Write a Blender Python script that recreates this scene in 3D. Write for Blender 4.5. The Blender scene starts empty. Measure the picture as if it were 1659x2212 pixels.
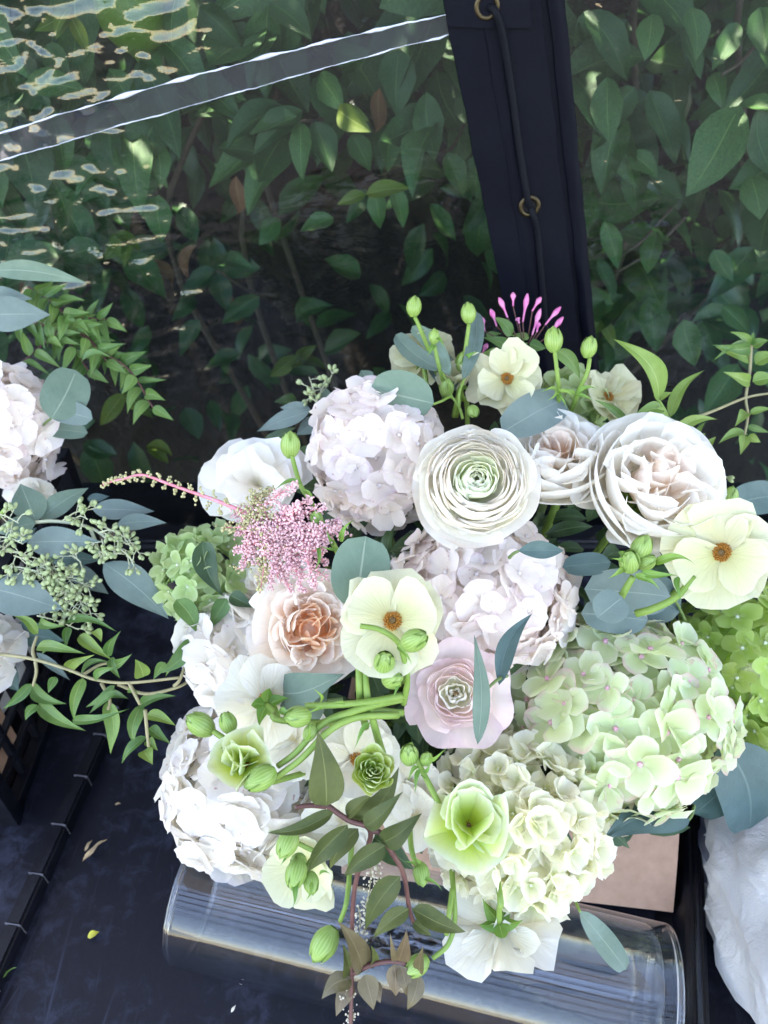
import bpy, math, random
import numpy as np
from mathutils import Vector, Matrix, Quaternion

SC = bpy.context.scene
COL = SC.collection

# ---------------------------------------------------------------- camera
PITCH = math.radians(42)
CAM = Vector((0.0, 0.0, 0.85))
FW = Vector((0, math.cos(PITCH), -math.sin(PITCH)))
UP = Vector((0, math.sin(PITCH), math.cos(PITCH)))
RT = Vector((1, 0, 0))
cd = bpy.data.cameras.new('camera')
cam = bpy.data.objects.new('camera', cd)
COL.objects.link(cam)
cam.location = CAM
cam.rotation_euler = (math.radians(90) - PITCH, 0, 0)
cd.sensor_fit = 'HORIZONTAL'
cd.sensor_width = 36
cd.lens = 36
cd.clip_start = 0.02
cd.clip_end = 400
cd.dof.use_dof = True
cd.dof.focus_distance = 0.62
cd.dof.aperture_fstop = 9.0
SC.camera = cam
SC.render.resolution_x, SC.render.resolution_y = 768, 1024

# ---------------------------------------------------------------- sky and sun
SUN_EL, SUN_AZ = math.radians(66), math.radians(-50)   # azimuth clockwise from +Y: ahead and to the left; the added roof shades the flowers
world = bpy.data.worlds.new('World')
SC.world = world
world.use_nodes = True
wn = world.node_tree
for n in list(wn.nodes):
    wn.nodes.remove(n)
sky = wn.nodes.new('ShaderNodeTexSky')
sky.sky_type = 'NISHITA'
sky.sun_disc = False
sky.sun_elevation = SUN_EL
sky.sun_rotation = SUN_AZ
sky.air_density = 1.0
sky.dust_density = 0.3
sky.ozone_density = 1.2
bg = wn.nodes.new('ShaderNodeBackground')
bg.inputs['Strength'].default_value = 0.15
wo = wn.nodes.new('ShaderNodeOutputWorld')
wn.links.new(sky.outputs[0], bg.inputs[0])
wn.links.new(bg.outputs[0], wo.inputs[0])
sl = bpy.data.lights.new('sun', 'SUN')
sl.energy = 2.6
sl.angle = math.radians(0.6)
sl.color = (1.0, 0.95, 0.88)
sun = bpy.data.objects.new('sun', sl)
COL.objects.link(sun)
sdir = Vector((math.sin(SUN_AZ) * math.cos(SUN_EL), math.cos(SUN_AZ) * math.cos(SUN_EL), math.sin(SUN_EL)))
sun.rotation_euler = sdir.to_track_quat('Z', 'Y').to_euler()
sun.location = sdir * 6

vs = SC.view_settings
vs.view_transform = 'Standard'
vs.look = 'None'
vs.gamma = 1
vs.use_curve_mapping = False
vs.exposure = 3.22
vs.use_white_balance = True          # camera set for open shade
vs.white_balance_temperature = 7950
vs.white_balance_tint = 16
SC.cycles.max_bounces = 14
SC.cycles.transparent_max_bounces = 24
SC.cycles.transmission_bounces = 10
SC.cycles.glossy_bounces = 6
SC.cycles.diffuse_bounces = 8
SC.cycles.sample_clamp_indirect = 6
SC.cycles.use_denoising = True

# ---------------------------------------------------------------- placing helpers
def ray(px, py):
    return FW + RT * ((px - 829.5) / 1659) + UP * ((1106 - py) / 1659)
def at(px, py, d):
    return CAM + ray(px, py) * d
def at_z(px, py, z):
    r = ray(px, py)
    return CAM + r * ((z - CAM.z) / r.z)
def at_y(px, py, y):
    r = ray(px, py)
    return CAM + r * (y / r.y)
def dome(px, py):
    """distance of the arrangement's outer surface: a dome nearest to the viewer at its middle"""
    c = 0.18 if py < 1500 else 0.05
    return 0.60 + c * ((py - 1500) / 750) ** 2 + 0.10 * ((px - 1000) / 600) ** 2
def lerp(a, b, t):
    return a + (b - a) * t
def smooth(a, b, x):
    t = min(1, max(0, (x - a) / (b - a)))
    return t * t * (3 - 2 * t)

# ---------------------------------------------------------------- object helpers
def put(o, parent=None):
    COL.objects.link(o)
    if parent is not None:
        o.parent = parent
    return o
def tag(o, label=None, cat=None, group=None, kind=None):
    if label: o['label'] = label
    if cat: o['category'] = cat
    if group: o['group'] = group
    if kind: o['kind'] = kind
    return o
def thing(name, label, cat, loc=(0, 0, 0), rot=None, group=None):
    o = bpy.data.objects.new(name, None)
    o.empty_display_size = 0.02
    put(o)
    o.location = loc
    if rot is not None:
        o.rotation_mode = 'QUATERNION'
        o.rotation_quaternion = rot
    return tag(o, label, cat, group)
def part(name, me, parent, loc=(0, 0, 0), rot=None, scale=None):
    o = bpy.data.objects.new(name, me)
    put(o, parent)
    o.location = loc
    if rot is not None:
        o.rotation_mode = 'QUATERNION'
        o.rotation_quaternion = rot
    if scale is not None:
        o.scale = (scale, scale, scale) if isinstance(scale, (int, float)) else scale
    return o
def frame(z, spin=0.0, xhint=None):
    """rotation that turns local +Z to z, then spins about it"""
    q = Vector(z).normalized().to_track_quat('Z', 'Y')
    return q @ Quaternion((0, 0, 1), spin)

class MB:
    """collects surfaces; build() makes one mesh out of them"""
    def __init__(s):
        s.v, s.f, s.uv, s.n = [], [], [], 0
    def add(s, verts, faces, uvs=None):
        verts = np.asarray(verts, float).reshape(-1, 3)
        s.v.append(verts)
        s.f += [tuple(i + s.n for i in f) for f in faces]
        s.uv.append(np.zeros((len(verts), 2)) if uvs is None else np.asarray(uvs, float))
        s.n += len(verts)
        return s
    def grid(s, fn, nu, nv, wrap=False, u0=0.0, u1=1.0):
        V, U = [], []
        for j in range(nv + 1):
            for i in range(nu + 1):
                u, v = u0 + (u1 - u0) * i / nu, j / nv
                V.append(tuple(fn(u, v)))
                U.append((i / nu, v))
        F = []
        w = nu + 1
        for j in range(nv):
            for i in range(nu):
                F.append((j * w + i, j * w + i + 1, (j + 1) * w + i + 1, (j + 1) * w + i))
        return s.add(V, F, U)
    def box(s, c, h, rot=None):
        c, h = Vector(c), Vector(h)
        P = []
        for x in (-1, 1):
            for y in (-1, 1):
                for z in (-1, 1):
                    p = Vector((x * h.x, y * h.y, z * h.z))
                    if rot is not None: p = rot @ p
                    P.append(tuple(c + p))
        return s.add(P, [(0, 1, 3, 2), (4, 6, 7, 5), (0, 4, 5, 1), (2, 3, 7, 6), (0, 2, 6, 4), (1, 5, 7, 3)],
                     [(p[0], p[1]) for p in P])
    def tube(s, pts, r0, r1=None, sides=7, cap=True):
        pts = [Vector(p) for p in pts]
        r1 = r0 if r1 is None else r1
        V, U, F = [], [], []
        n = len(pts)
        t = (pts[1] - pts[0]).normalized()
        ref = Vector((0, 0, 1)) if abs(t.z) < 0.9 else Vector((1, 0, 0))
        a = t.cross(ref).normalized()
        for k, p in enumerate(pts):
            t = (pts[min(k + 1, n - 1)] - pts[max(k - 1, 0)]).normalized()
            a = (a - t * a.dot(t)).normalized()
            b = t.cross(a)
            r = lerp(r0, r1, k / (n - 1)) if not callable(r0) else r0(k / (n - 1))
            for i in range(sides):
                an = 2 * math.pi * i / sides
                V.append(tuple(p + (a * math.cos(an) + b * math.sin(an)) * r))
                U.append((i / sides, k / (n - 1)))
        for k in range(n - 1):
            for i in range(sides):
                j = (i + 1) % sides
                F.append((k * sides + i, k * sides + j, (k + 1) * sides + j, (k + 1) * sides + i))
        if cap:
            F.append(tuple(reversed(range(sides))))
            F.append(tuple((n - 1) * sides + i for i in range(sides)))
        return s.add(V, F, U)
    def ball(s, c, r, axis=None, seg=6, rings=4, stretch=1.0, uvv=None):
        c = Vector(c)
        q = Vector(axis).normalized().to_track_quat('Z', 'Y') if axis is not None else Quaternion()
        V, U, F = [tuple(c + q @ Vector((0, 0, -r * stretch)))], [(0, 0)], []
        for j in range(1, rings):
            th = math.pi * j / rings
            for i in range(seg):
                ph = 2 * math.pi * i / seg
                V.append(tuple(c + q @ Vector((r * math.sin(th) * math.cos(ph), r * math.sin(th) * math.sin(ph), -r * stretch * math.cos(th)))))
                U.append((i / seg, j / rings))
        V.append(tuple(c + q @ Vector((0, 0, r * stretch))))
        U.append((0, 1))
        for i in range(seg):
            F.append((0, 1 + (i + 1) % seg, 1 + i))
            for j in range(rings - 2):
                a, b = 1 + j * seg + i, 1 + j * seg + (i + 1) % seg
                F.append((a, b, b + seg, a + seg))
            k = 1 + (rings - 2) * seg
            F.append((k + i, k + (i + 1) % seg, len(V) - 1))
        return s.add(V, F, U)
    def mesh(s, name, mat, smooth=True, origin=(0, 0, 0)):
        me = bpy.data.meshes.new(name)
        V = np.concatenate(s.v) - np.asarray(origin, float)
        U = np.concatenate(s.uv)
        me.from_pydata(V.tolist(), [], s.f)
        lay = me.uv_layers.new(name='UVMap')
        li = np.empty(len(me.loops), dtype=np.int32)
        me.loops.foreach_get('vertex_index', li)
        lay.data.foreach_set('uv', U[li].astype(np.float32).ravel())
        if smooth:
            me.polygons.foreach_set('use_smooth', np.ones(len(me.polygons), dtype=bool))
        for m in (mat if isinstance(mat, (list, tuple)) else [mat]):
            me.materials.append(m)
        me.update()
        return me

def curve_pts(pts, n=6):
    """Catmull-Rom through the points"""
    P = [Vector(p) for p in pts]
    if len(P) < 3:
        return [P[0].lerp(P[1], i / n) for i in range(n + 1)]
    P = [P[0] * 2 - P[1]] + P + [P[-1] * 2 - P[-2]]
    out = []
    for k in range(1, len(P) - 2):
        a, b, c, d = P[k - 1:k + 3]
        for i in range(n):
            t = i / n
            out.append(0.5 * ((2 * b) + (c - a) * t + (2 * a - 5 * b + 4 * c - d) * t * t + (-a + 3 * b - 3 * c + d) * t ** 3))
    out.append(P[-2])
    return out

# ---------------------------------------------------------------- materials
def nt(name):
    m = bpy.data.materials.new(name)
    m.use_nodes = True
    t = m.node_tree
    for n in list(t.nodes):
        t.nodes.remove(n)
    out = t.nodes.new('ShaderNodeOutputMaterial')
    def N(kind, **kw):
        n = t.nodes.new(kind)
        for k, v in kw.items():
            if k in n.inputs: n.inputs[k].default_value = v
            else: setattr(n, k, v)
        return n
    def L(a, b):
        t.links.new(a, b)
    return m, N, L, out
def rgba(c):
    return (c[0], c[1], c[2], 1)
def ramp(N, stops, interp='LINEAR'):
    r = N('ShaderNodeValToRGB')
    cr = r.color_ramp
    cr.interpolation = interp
    while len(cr.elements) < len(stops):
        cr.elements.new(0.5)
    for e, (p, c) in zip(cr.elements, stops):
        e.position = p
        e.color = rgba(c)
    return r

def petal_mat(name, stops, gain=1.0, trans=0.50, spot=None, spot_amt=0.0, edge=None, vary=0.06, rough=0.5, veins=0.25, hue=0.012):
    """petal: colour runs from the claw (v=0) to the rim (v=1), fine veins, a little translucency"""
    m, N, L, out = nt(name)
    uv = N('ShaderNodeUVMap')
    sx = N('ShaderNodeSeparateXYZ')
    L(uv.outputs[0], sx.inputs[0])
    stops = [(p_, tuple(min(.97, k_ * gain) for k_ in c_)) for p_, c_ in stops]
    r = ramp(N, stops)
    no = N('ShaderNodeTexNoise', Scale=60.0, Detail=3.0)
    tc = N('ShaderNodeTexCoord')
    L(tc.outputs['Object'], no.inputs['Vector'])
    ad = N('ShaderNodeMath', operation='MULTIPLY_ADD')
    L(no.outputs['Fac'], ad.inputs[0]); ad.inputs[1].default_value = 0.22
    sb = N('ShaderNodeMath', operation='SUBTRACT'); L(sx.outputs['Y'], sb.inputs[0]); sb.inputs[1].default_value = 0.11
    L(sb.outputs[0], ad.inputs[2])
    L(ad.outputs[0], r.inputs[0])
    col = r.outputs[0]
    if edge is not None:     # pigment on the rim, patchy
        n2 = N('ShaderNodeTexNoise', Scale=28.0, Detail=2.0)
        oi2 = N('ShaderNodeObjectInfo')
        va = N('ShaderNodeVectorMath', operation='MULTIPLY_ADD')
        L(oi2.outputs['Random'], va.inputs[0]); va.inputs[1].default_value = (9, 9, 9)
        L(tc.outputs['Object'], va.inputs[2]); L(va.outputs[0], n2.inputs['Vector'])
        e1 = N('ShaderNodeMapRange', **{'From Min': 0.72, 'From Max': 1.0}); L(sx.outputs['Y'], e1.inputs['Value'])
        e2 = N('ShaderNodeMapRange', **{'From Min': 0.45, 'From Max': 0.66}); L(n2.outputs['Fac'], e2.inputs['Value'])
        em = N('ShaderNodeMath', operation='MULTIPLY'); L(e1.outputs[0], em.inputs[0]); L(e2.outputs[0], em.inputs[1])
        mx = N('ShaderNodeMixRGB', blend_type='MIX'); mx.inputs[2].default_value = rgba(edge)
        L(em.outputs[0], mx.inputs[0]); L(col, mx.inputs[1]); col = mx.outputs[0]
    if spot is not None:     # a few bruised flecks
        n4 = N('ShaderNodeTexNoise', Scale=210.0, Detail=1.0)
        o4 = N('ShaderNodeObjectInfo'); v4 = N('ShaderNodeVectorMath', operation='MULTIPLY_ADD')
        L(o4.outputs['Random'], v4.inputs[0]); v4.inputs[1].default_value = (7, 5, 3); L(tc.outputs['Object'], v4.inputs[2]); L(v4.outputs[0], n4.inputs['Vector'])
        q4 = N('ShaderNodeMapRange', **{'From Min': 0.735, 'From Max': 0.78, 'To Max': spot_amt}); L(n4.outputs['Fac'], q4.inputs['Value'])
        m4 = N('ShaderNodeMixRGB'); m4.inputs[2].default_value = rgba(spot); L(q4.outputs[0], m4.inputs[0]); L(col, m4.inputs[1]); col = m4.outputs[0]
    oi = N('ShaderNodeObjectInfo')
    hs = N('ShaderNodeHueSaturation')
    mr = N('ShaderNodeMapRange', **{'To Min': 1 - vary, 'To Max': 1 + vary * 0.5}); L(oi.outputs['Random'], mr.inputs['Value'])
    L(mr.outputs[0], hs.inputs['Value'])
    mh = N('ShaderNodeMapRange', **{'To Min': 0.5 - hue, 'To Max': 0.5 + hue}); L(oi.outputs['Random'], mh.inputs['Value'])
    L(mh.outputs[0], hs.inputs['Hue'])
    L(col, hs.inputs['Color'])
    col = hs.outputs[0]
    # veins run from the claw to the rim
    mp = N('ShaderNodeMapping'); mp.inputs['Scale'].default_value = (34, 1.6, 1); L(uv.outputs[0], mp.inputs[0])
    vn = N('ShaderNodeTexNoise', Scale=1.0, Detail=3.0, Distortion=0.3); L(mp.outputs[0], vn.inputs['Vector'])
    bp = N('ShaderNodeBump', Strength=veins, Distance=0.0012); L(vn.outputs['Fac'], bp.inputs['Height'])
    vm = N('ShaderNodeMapRange', **{'To Min': 0.93, 'To Max': 1.04}); L(vn.outputs['Fac'], vm.inputs['Value'])
    vmx = N('ShaderNodeMixRGB', blend_type='MULTIPLY'); vmx.inputs[0].default_value = 1.0
    L(col, vmx.inputs[1]); L(vm.outputs[0], vmx.inputs[2]); col = vmx.outputs[0]
    p = N('ShaderNodeBsdfPrincipled', Roughness=rough)
    p.inputs['Specular IOR Level'].default_value = 0.28
    p.inputs['Sheen Weight'].default_value = 0.12
    tr = N('ShaderNodeBsdfTranslucent')
    L(col, p.inputs['Base Color']); L(col, tr.inputs['Color'])
    L(bp.outputs[0], p.inputs['Normal'])
    ms = N('ShaderNodeMixShader', Fac=trans)
    L(p.outputs[0], ms.inputs[1]); L(tr.outputs[0], ms.inputs[2])
    L(ms.outputs[0], out.inputs[0])
    return m

def leaf_mat(name, c1, c2, rib, rough=0.42, trans=0.12, spec=0.4, ribw=0.035, bloom=0.0, vary=0.18, side=9.0, bump=0.4, sidew=0.18, blotch=None):
    m, N, L, out = nt(name)
    uv = N('ShaderNodeUVMap')
    sx = N('ShaderNodeSeparateXYZ'); L(uv.outputs[0], sx.inputs[0])
    tc = N('ShaderNodeTexCoord')
    no = N('ShaderNodeTexNoise', Scale=35.0, Detail=4.0, Roughness=0.6); L(tc.outputs['Object'], no.inputs['Vector'])
    r = ramp(N, [(0.32, c1), (0.68, c2)]); L(no.outputs['Fac'], r.inputs[0])
    # distance from the midrib
    a = N('ShaderNodeMath', operation='SUBTRACT'); L(sx.outputs['X'], a.inputs[0]); a.inputs[1].default_value = 0.5
    b = N('ShaderNodeMath', operation='ABSOLUTE'); L(a.outputs[0], b.inputs[0])
    k = N('ShaderNodeMapRange', **{'From Min': ribw * 0.4, 'From Max': ribw, 'To Min': 1.0, 'To Max': 0.0}); L(b.outputs[0], k.inputs['Value'])
    # side veins: waves in (v - |u|)
    s1 = N('ShaderNodeMath', operation='MULTIPLY_ADD'); L(b.outputs[0], s1.inputs[0]); s1.inputs[1].default_value = -0.9; L(sx.outputs['Y'], s1.inputs[2])
    s2 = N('ShaderNodeMath', operation='MULTIPLY'); L(s1.outputs[0], s2.inputs[0]); s2.inputs[1].default_value = side
    s3 = N('ShaderNodeMath', operation='FRACT'); L(s2.outputs[0], s3.inputs[0])
    s4 = N('ShaderNodeMath', operation='PINGPONG'); L(s3.outputs[0], s4.inputs[0]); s4.inputs[1].default_value = 0.5
    s5 = N('ShaderNodeMapRange', **{'From Min': 0.0, 'From Max': 0.09, 'To Min': sidew, 'To Max': 0.0}); L(s4.outputs[0], s5.inputs['Value'])
    mxv = N('ShaderNodeMath', operation='MAXIMUM'); L(k.outputs[0], mxv.inputs[0]); L(s5.outputs[0], mxv.inputs[1])
    mx = N('ShaderNodeMixRGB'); mx.inputs[2].default_value = rgba(rib)
    L(mxv.outputs[0], mx.inputs[0]); L(r.outputs[0], mx.inputs[1])
    col = mx.outputs[0]
    if blotch is not None:
        n3 = N('ShaderNodeTexNoise', Scale=14.0, Detail=5.0, Roughness=0.7); L(tc.outputs['Object'], n3.inputs['Vector'])
        q = N('ShaderNodeMapRange', **{'From Min': 0.55, 'From Max': 0.75, 'To Max': 0.75}); L(n3.outputs['Fac'], q.inputs['Value'])
        m3 = N('ShaderNodeMixRGB'); m3.inputs[2].default_value = rgba(blotch); L(q.outputs[0], m3.inputs[0]); L(col, m3.inputs[1]); col = m3.outputs[0]
    oi = N('ShaderNodeObjectInfo')
    hs = N('ShaderNodeHueSaturation')
    mr = N('ShaderNodeMapRange', **{'To Min': 1 - vary, 'To Max': 1 + vary}); L(oi.outputs['Random'], mr.inputs['Value'])
    L(mr.outputs[0], hs.inputs['Value'])
    mh = N('ShaderNodeMapRange', **{'To Min': 0.515, 'To Max': 0.485}); L(oi.outputs['Random'], mh.inputs['Value']); L(mh.outputs[0], hs.inputs['Hue'])
    L(col, hs.inputs['Color']); col = hs.outputs[0]
    fn = N('ShaderNodeTexNoise', Scale=420.0, Detail=2.0); L(tc.outputs['Object'], fn.inputs['Vector'])
    hm = N('ShaderNodeMath', operation='MULTIPLY_ADD'); L(mxv.outputs[0], hm.inputs[0]); hm.inputs[1].default_value = -0.8; L(fn.outputs['Fac'], hm.inputs[2])
    bp = N('ShaderNodeBump', Strength=bump, Distance=0.0008); L(hm.outputs[0], bp.inputs['Height'])
    p = N('ShaderNodeBsdfPrincipled', Roughness=rough)
    p.inputs['Specular IOR Level'].default_value = spec
    if bloom:
        p.inputs['Sheen Weight'].default_value = bloom
        p.inputs['Sheen Tint'].default_value = (0.7, 0.85, 1, 1)
    L(col, p.inputs['Base Color']); L(bp.outputs[0], p.inputs['Normal'])
    tr = N('ShaderNodeBsdfTranslucent'); L(col, tr.inputs['Color'])
    ms = N('ShaderNodeMixShader', Fac=trans)
    L(p.outputs[0], ms.inputs[1]); L(tr.outputs[0], ms.inputs[2]); L(ms.outputs[0], out.inputs[0])
    return m

def plain_mat(name, c1, c2=None, rough=0.5, scale=40.0, bump=0.2, dist=0.001, metal=0.0, spec=0.4, trans=0.0, vary=0.0):
    m, N, L, out = nt(name)
    tc = N('ShaderNodeTexCoord')
    no = N('ShaderNodeTexNoise', Scale=scale, Detail=5.0, Roughness=0.6); L(tc.outputs['Object'], no.inputs['Vector'])
    r = ramp(N, [(0.3, c1), (0.7, c2 or c1)]); L(no.outputs['Fac'], r.inputs[0])
    col = r.outputs[0]
    if vary:
        oi = N('ShaderNodeObjectInfo'); hs = N('ShaderNodeHueSaturation')
        mr = N('ShaderNodeMapRange', **{'To Min': 1 - vary, 'To Max': 1 + vary}); L(oi.outputs['Random'], mr.inputs['Value'])
        L(mr.outputs[0], hs.inputs['Value']); L(col, hs.inputs['Color']); col = hs.outputs[0]
    bp = N('ShaderNodeBump', Strength=bump, Distance=dist); L(no.outputs['Fac'], bp.inputs['Height'])
    p = N('ShaderNodeBsdfPrincipled', Roughness=rough, Metallic=metal)
    p.inputs['Specular IOR Level'].default_value = spec
    L(col, p.inputs['Base Color']); L(bp.outputs[0], p.inputs['Normal'])
    if trans:
        tr = N('ShaderNodeBsdfTranslucent'); L(col, tr.inputs['Color'])
        ms = N('ShaderNodeMixShader', Fac=trans)
        L(p.outputs[0], ms.inputs[1]); L(tr.outputs[0], ms.inputs[2]); L(ms.outputs[0], out.inputs[0])
    else:
        L(p.outputs[0], out.inputs[0])
    return m
from mathutils import noise
rnd = random.Random(7)

# ================================================================ THE SETTING
# ---------------------------------------------------------------- ground outside
M_ground = plain_mat('ground', (0.020, 0.019, 0.018), (0.032, 0.030, 0.028), rough=0.9, scale=6, bump=0.4, dist=0.01)
b = MB(); b.grid(lambda u, v: ((u - .5) * 160, (v - .5) * 160, -0.72), 8, 8)
tag(part('ground', b.mesh('ground', M_ground), None), kind='structure')

# ---------------------------------------------------------------- cart bed: worn black plastic
def bed_mat(name, base, dust, scr=1.0, rough=0.46):
    m, N, L, out = nt(name)
    tc = N('ShaderNodeTexCoord')
    n1 = N('ShaderNodeTexNoise', Scale=5.0, Detail=6.0, Roughness=0.65); L(tc.outputs['Object'], n1.inputs['Vector'])
    n2 = N('ShaderNodeTexNoise', Scale=46.0, Detail=6.0, Roughness=0.72, Distortion=0.6); L(tc.outputs['Object'], n2.inputs['Vector'])
    dm_ = N('ShaderNodeMath', operation='MULTIPLY'); L(n1.outputs['Fac'], dm_.inputs[0]); L(n2.outputs['Fac'], dm_.inputs[1])
    dr = N('ShaderNodeMapRange', **{'From Min': 0.24, 'From Max': 0.42, 'To Max': 0.75}); L(dm_.outputs[0], dr.inputs['Value'])
    fac = dr.outputs[0]
    for ang, sc, w in ((0.35, 11, .030), (1.25, 13, .026), (-0.5, 17, .022), (2.2, 9, .03), (0.9, 23, .02)):   # hairline scratches
        mp = N('ShaderNodeMapping'); mp.inputs['Rotation'].default_value = (0, 0, ang); mp.inputs['Scale'].default_value = (1, 0.10, 1)
        L(tc.outputs['Object'], mp.inputs[0])
        vo = N('ShaderNodeTexVoronoi', feature='DISTANCE_TO_EDGE', Scale=float(sc)); L(mp.outputs[0], vo.inputs['Vector'])
        k = N('ShaderNodeMapRange', **{'From Min': 0.0, 'From Max': w * .35, 'To Min': 0.55 * scr, 'To Max': 0.0}); L(vo.outputs['Distance'], k.inputs['Value'])
        g = N('ShaderNodeTexNoise', Scale=sc * 0.8, Detail=2.0); L(tc.outputs['Object'], g.inputs['Vector'])
        gk = N('ShaderNodeMapRange', **{'From Min': 0.52, 'From Max': 0.66}); L(g.outputs['Fac'], gk.inputs['Value'])
        mu = N('ShaderNodeMath', operation='MULTIPLY'); L(k.outputs[0], mu.inputs[0]); L(gk.outputs[0], mu.inputs[1])
        mx = N('ShaderNodeMath', operation='MAXIMUM'); L(fac, mx.inputs[0]); L(mu.outputs[0], mx.inputs[1]); fac = mx.outputs[0]
    c = N('ShaderNodeMixRGB'); c.inputs[1].default_value = rgba(base); c.inputs[2].default_value = rgba(dust)
    L(fac, c.inputs[0])
    p = N('ShaderNodeBsdfPrincipled'); L(c.outputs[0], p.inputs['Base Color'])
    rr = N('ShaderNodeMapRange', **{'To Min': rough - .12, 'To Max': rough + .25}); L(n2.outputs['Fac'], rr.inputs['Value']); L(rr.outputs[0], p.inputs['Roughness'])
    p.inputs['Specular IOR Level'].default_value = 0.25
    bp = N('ShaderNodeBump', Strength=0.35, Distance=0.0015); L(n2.outputs['Fac'], bp.inputs['Height']); L(bp.outputs[0], p.inputs['Normal'])
    L(p.outputs[0], out.inputs[0])
    return m
M_bed = bed_mat('bed_black_plastic', (0.0026, 0.0034, 0.0085), (0.036, 0.042, 0.070))
M_black = bed_mat('black_plastic', (0.0014, 0.0019, 0.0048), (0.006, 0.0075, 0.013), scr=0.5, rough=0.4)
b = MB()
b.grid(lambda u, v: (-1.3 + 2.6 * u, -0.02 + 1.04 * v, 0.0), 2, 2)
b.grid(lambda u, v: (-1.3 + 2.6 * u, -0.02, -0.14 + .14 * v), 2, 1)
tag(part('cart_bed', b.mesh('cart_bed', M_bed), None), kind='structure')

# back ledge below the clear curtain
root = thing('back_ledge', 'low black plastic ledge along the back under the clear curtain', 'ledge', (0, .88, 0))
b = MB()
prof = [(0.80, 0.0), (0.806, 0.052), (0.814, 0.060), (0.845, 0.062), (0.86, 0.048), (0.93, 0.046), (0.935, 0.0)]
for (y0, z0), (y1, z1) in zip(prof, prof[1:]):
    b.grid(lambda u, v, a=(y0, z0, y1, z1): (-1.3 + 2.6 * u, lerp(a[0], a[2], v), lerp(a[1], a[3], v)), 12, 1)
part('ledge_body', b.mesh('ledge_body', M_black, smooth=False, origin=root.location), root)
b = MB(); b.tube([(-1.3, .812, .0605), (1.3, .812, .0605)], .004, sides=8)
part('ledge_lip', b.mesh('ledge_lip', M_black, origin=root.location), root)

# ---------------------------------------------------------------- segmented rail on the bed, left
M_tick = plain_mat('pale_joint', (0.07, 0.07, 0.085), (0.12, 0.12, 0.14), rough=0.5)
P0, P1 = at_z(-70, 2230, 0.012), at_z(262, 1500, 0.012)
root = thing('bed_rail', 'thin black segmented rail on the bed with pale joint marks', 'rail', (P0 + P1) / 2)
dirn = (P1 - P0).normalized(); side = Vector((dirn.y, -dirn.x, 0))
ang = math.atan2(dirn.y, dirn.x)
rot = Matrix.Rotation(ang, 3, 'Z')
ticks = [at_z(x, y, .014) for x, y in ((-20, 2130), (38, 2003), (80, 1893), (125, 1786), (160, 1680), (196, 1590), (226, 1530))]
tk = [(p - P0).dot(dirn) for p in ticks]
edges = [0] + tk + [(P1 - P0).length]
for k in range(len(edges) - 1):
    c = P0 + dirn * (edges[k] + edges[k + 1]) / 2
    h = (edges[k + 1] - edges[k]) / 2 - .0015
    bb = MB(); bb.box(c + Vector((0, 0, -.003)), (h, .0085, .009), rot); bb.box(c + Vector((0, 0, .007)), (h, .0055, .002), rot)
    part('rail_segment', bb.mesh('rail_segment', M_black, smooth=False, origin=root.location), root)
for t in tk:
    bb = MB(); bb.box(P0 + dirn * t + Vector((0, 0, -.0015)), (.0005, .0080, .0112), rot)
    part('rail_joint', bb.mesh('rail_joint', M_tick, smooth=False, origin=root.location), root)

# ---------------------------------------------------------------- low black divider on the right
Pa, Pb = at_z(1518, 2300, .05), at_z(1496, 1600, .05)
root = thing('bed_divider', 'tall black lip running along the bed beside the white cloth bundle', 'divider', (Pa + Pb) / 2)
b = MB()
d2 = (Pb - Pa).normalized(); s2 = Vector((d2.y, -d2.x, 0))
prof = [(-.030, .001), (-.014, .006), (-.011, .044), (-.007, .050), (.004, .051), (.008, .047), (.010, .001)]
for (x0, z0), (x1, z1) in zip(prof, prof[1:]):
    def fn(u, v, a=(x0, z0, x1, z1)):
        p = Pa.lerp(Pb, u) + s2 * lerp(a[0], a[2], v); return (p.x, p.y, lerp(a[1], a[3], v))
    b.grid(fn, 20, 1)
part('divider_wall', b.mesh('divider_wall', M_black, smooth=False, origin=root.location), root)
b = MB(); b.tube([Pa + s2 * -.001 + Vector((0, 0, .001)), Pb + s2 * -.001 + Vector((0, 0, .001))], .0032, sides=8)
part('divider_bead', b.mesh('divider_bead', M_black, origin=root.location), root)

# ---------------------------------------------------------------- black lattice crate, left
root = thing('plastic_crate', 'black lattice plastic crate at the left edge holding flowers', 'crate', (-.60, .61, 0))
cx0, cx1, cy0, cy1, ch = -.80, -.425, .42, .80, .235
def crate_bar(name, c, h):
    bb = MB(); bb.box(c, h)
    o = part(name, bb.mesh(name, M_black, smooth=False, origin=root.location), root)
    mod = o.modifiers.new('bevel', 'BEVEL'); mod.width = .0012; mod.segments = 2
for x in (cx0, cx1):
    for y in (cy0, cy1):
        crate_bar('corner_post', (x, y, ch / 2), (.010, .010, ch / 2))
for z, t in ((.008, .008), (ch - .009, .010)):
    for y in (cy0, cy1): crate_bar('rim_bar', ((cx0 + cx1) / 2, y, z), ((cx1 - cx0) / 2 - .0105, .0075, t))
    for x in (cx0, cx1): crate_bar('rim_bar', (x, (cy0 + cy1) / 2, z), (.0075, (cy1 - cy0) / 2 - .0105, t))
for k in range(1, 8):
    y = lerp(cy0, cy1, k / 8)
    crate_bar('lattice_bar', (cx1, y, ch / 2), (.0045, .0035, ch / 2 - .02))
for k in range(1, 5):
    z = lerp(.016, ch - .018, k / 5)
    crate_bar('lattice_bar', (cx1 + .0015, (cy0 + cy1) / 2, z), (.0040, (cy1 - cy0) / 2 - .011, .0030))
    crate_bar('lattice_bar', ((cx0 + cx1) / 2, cy0 - .0015, z), ((cx1 - cx0) / 2 - .011, .0040, .0030))
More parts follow.
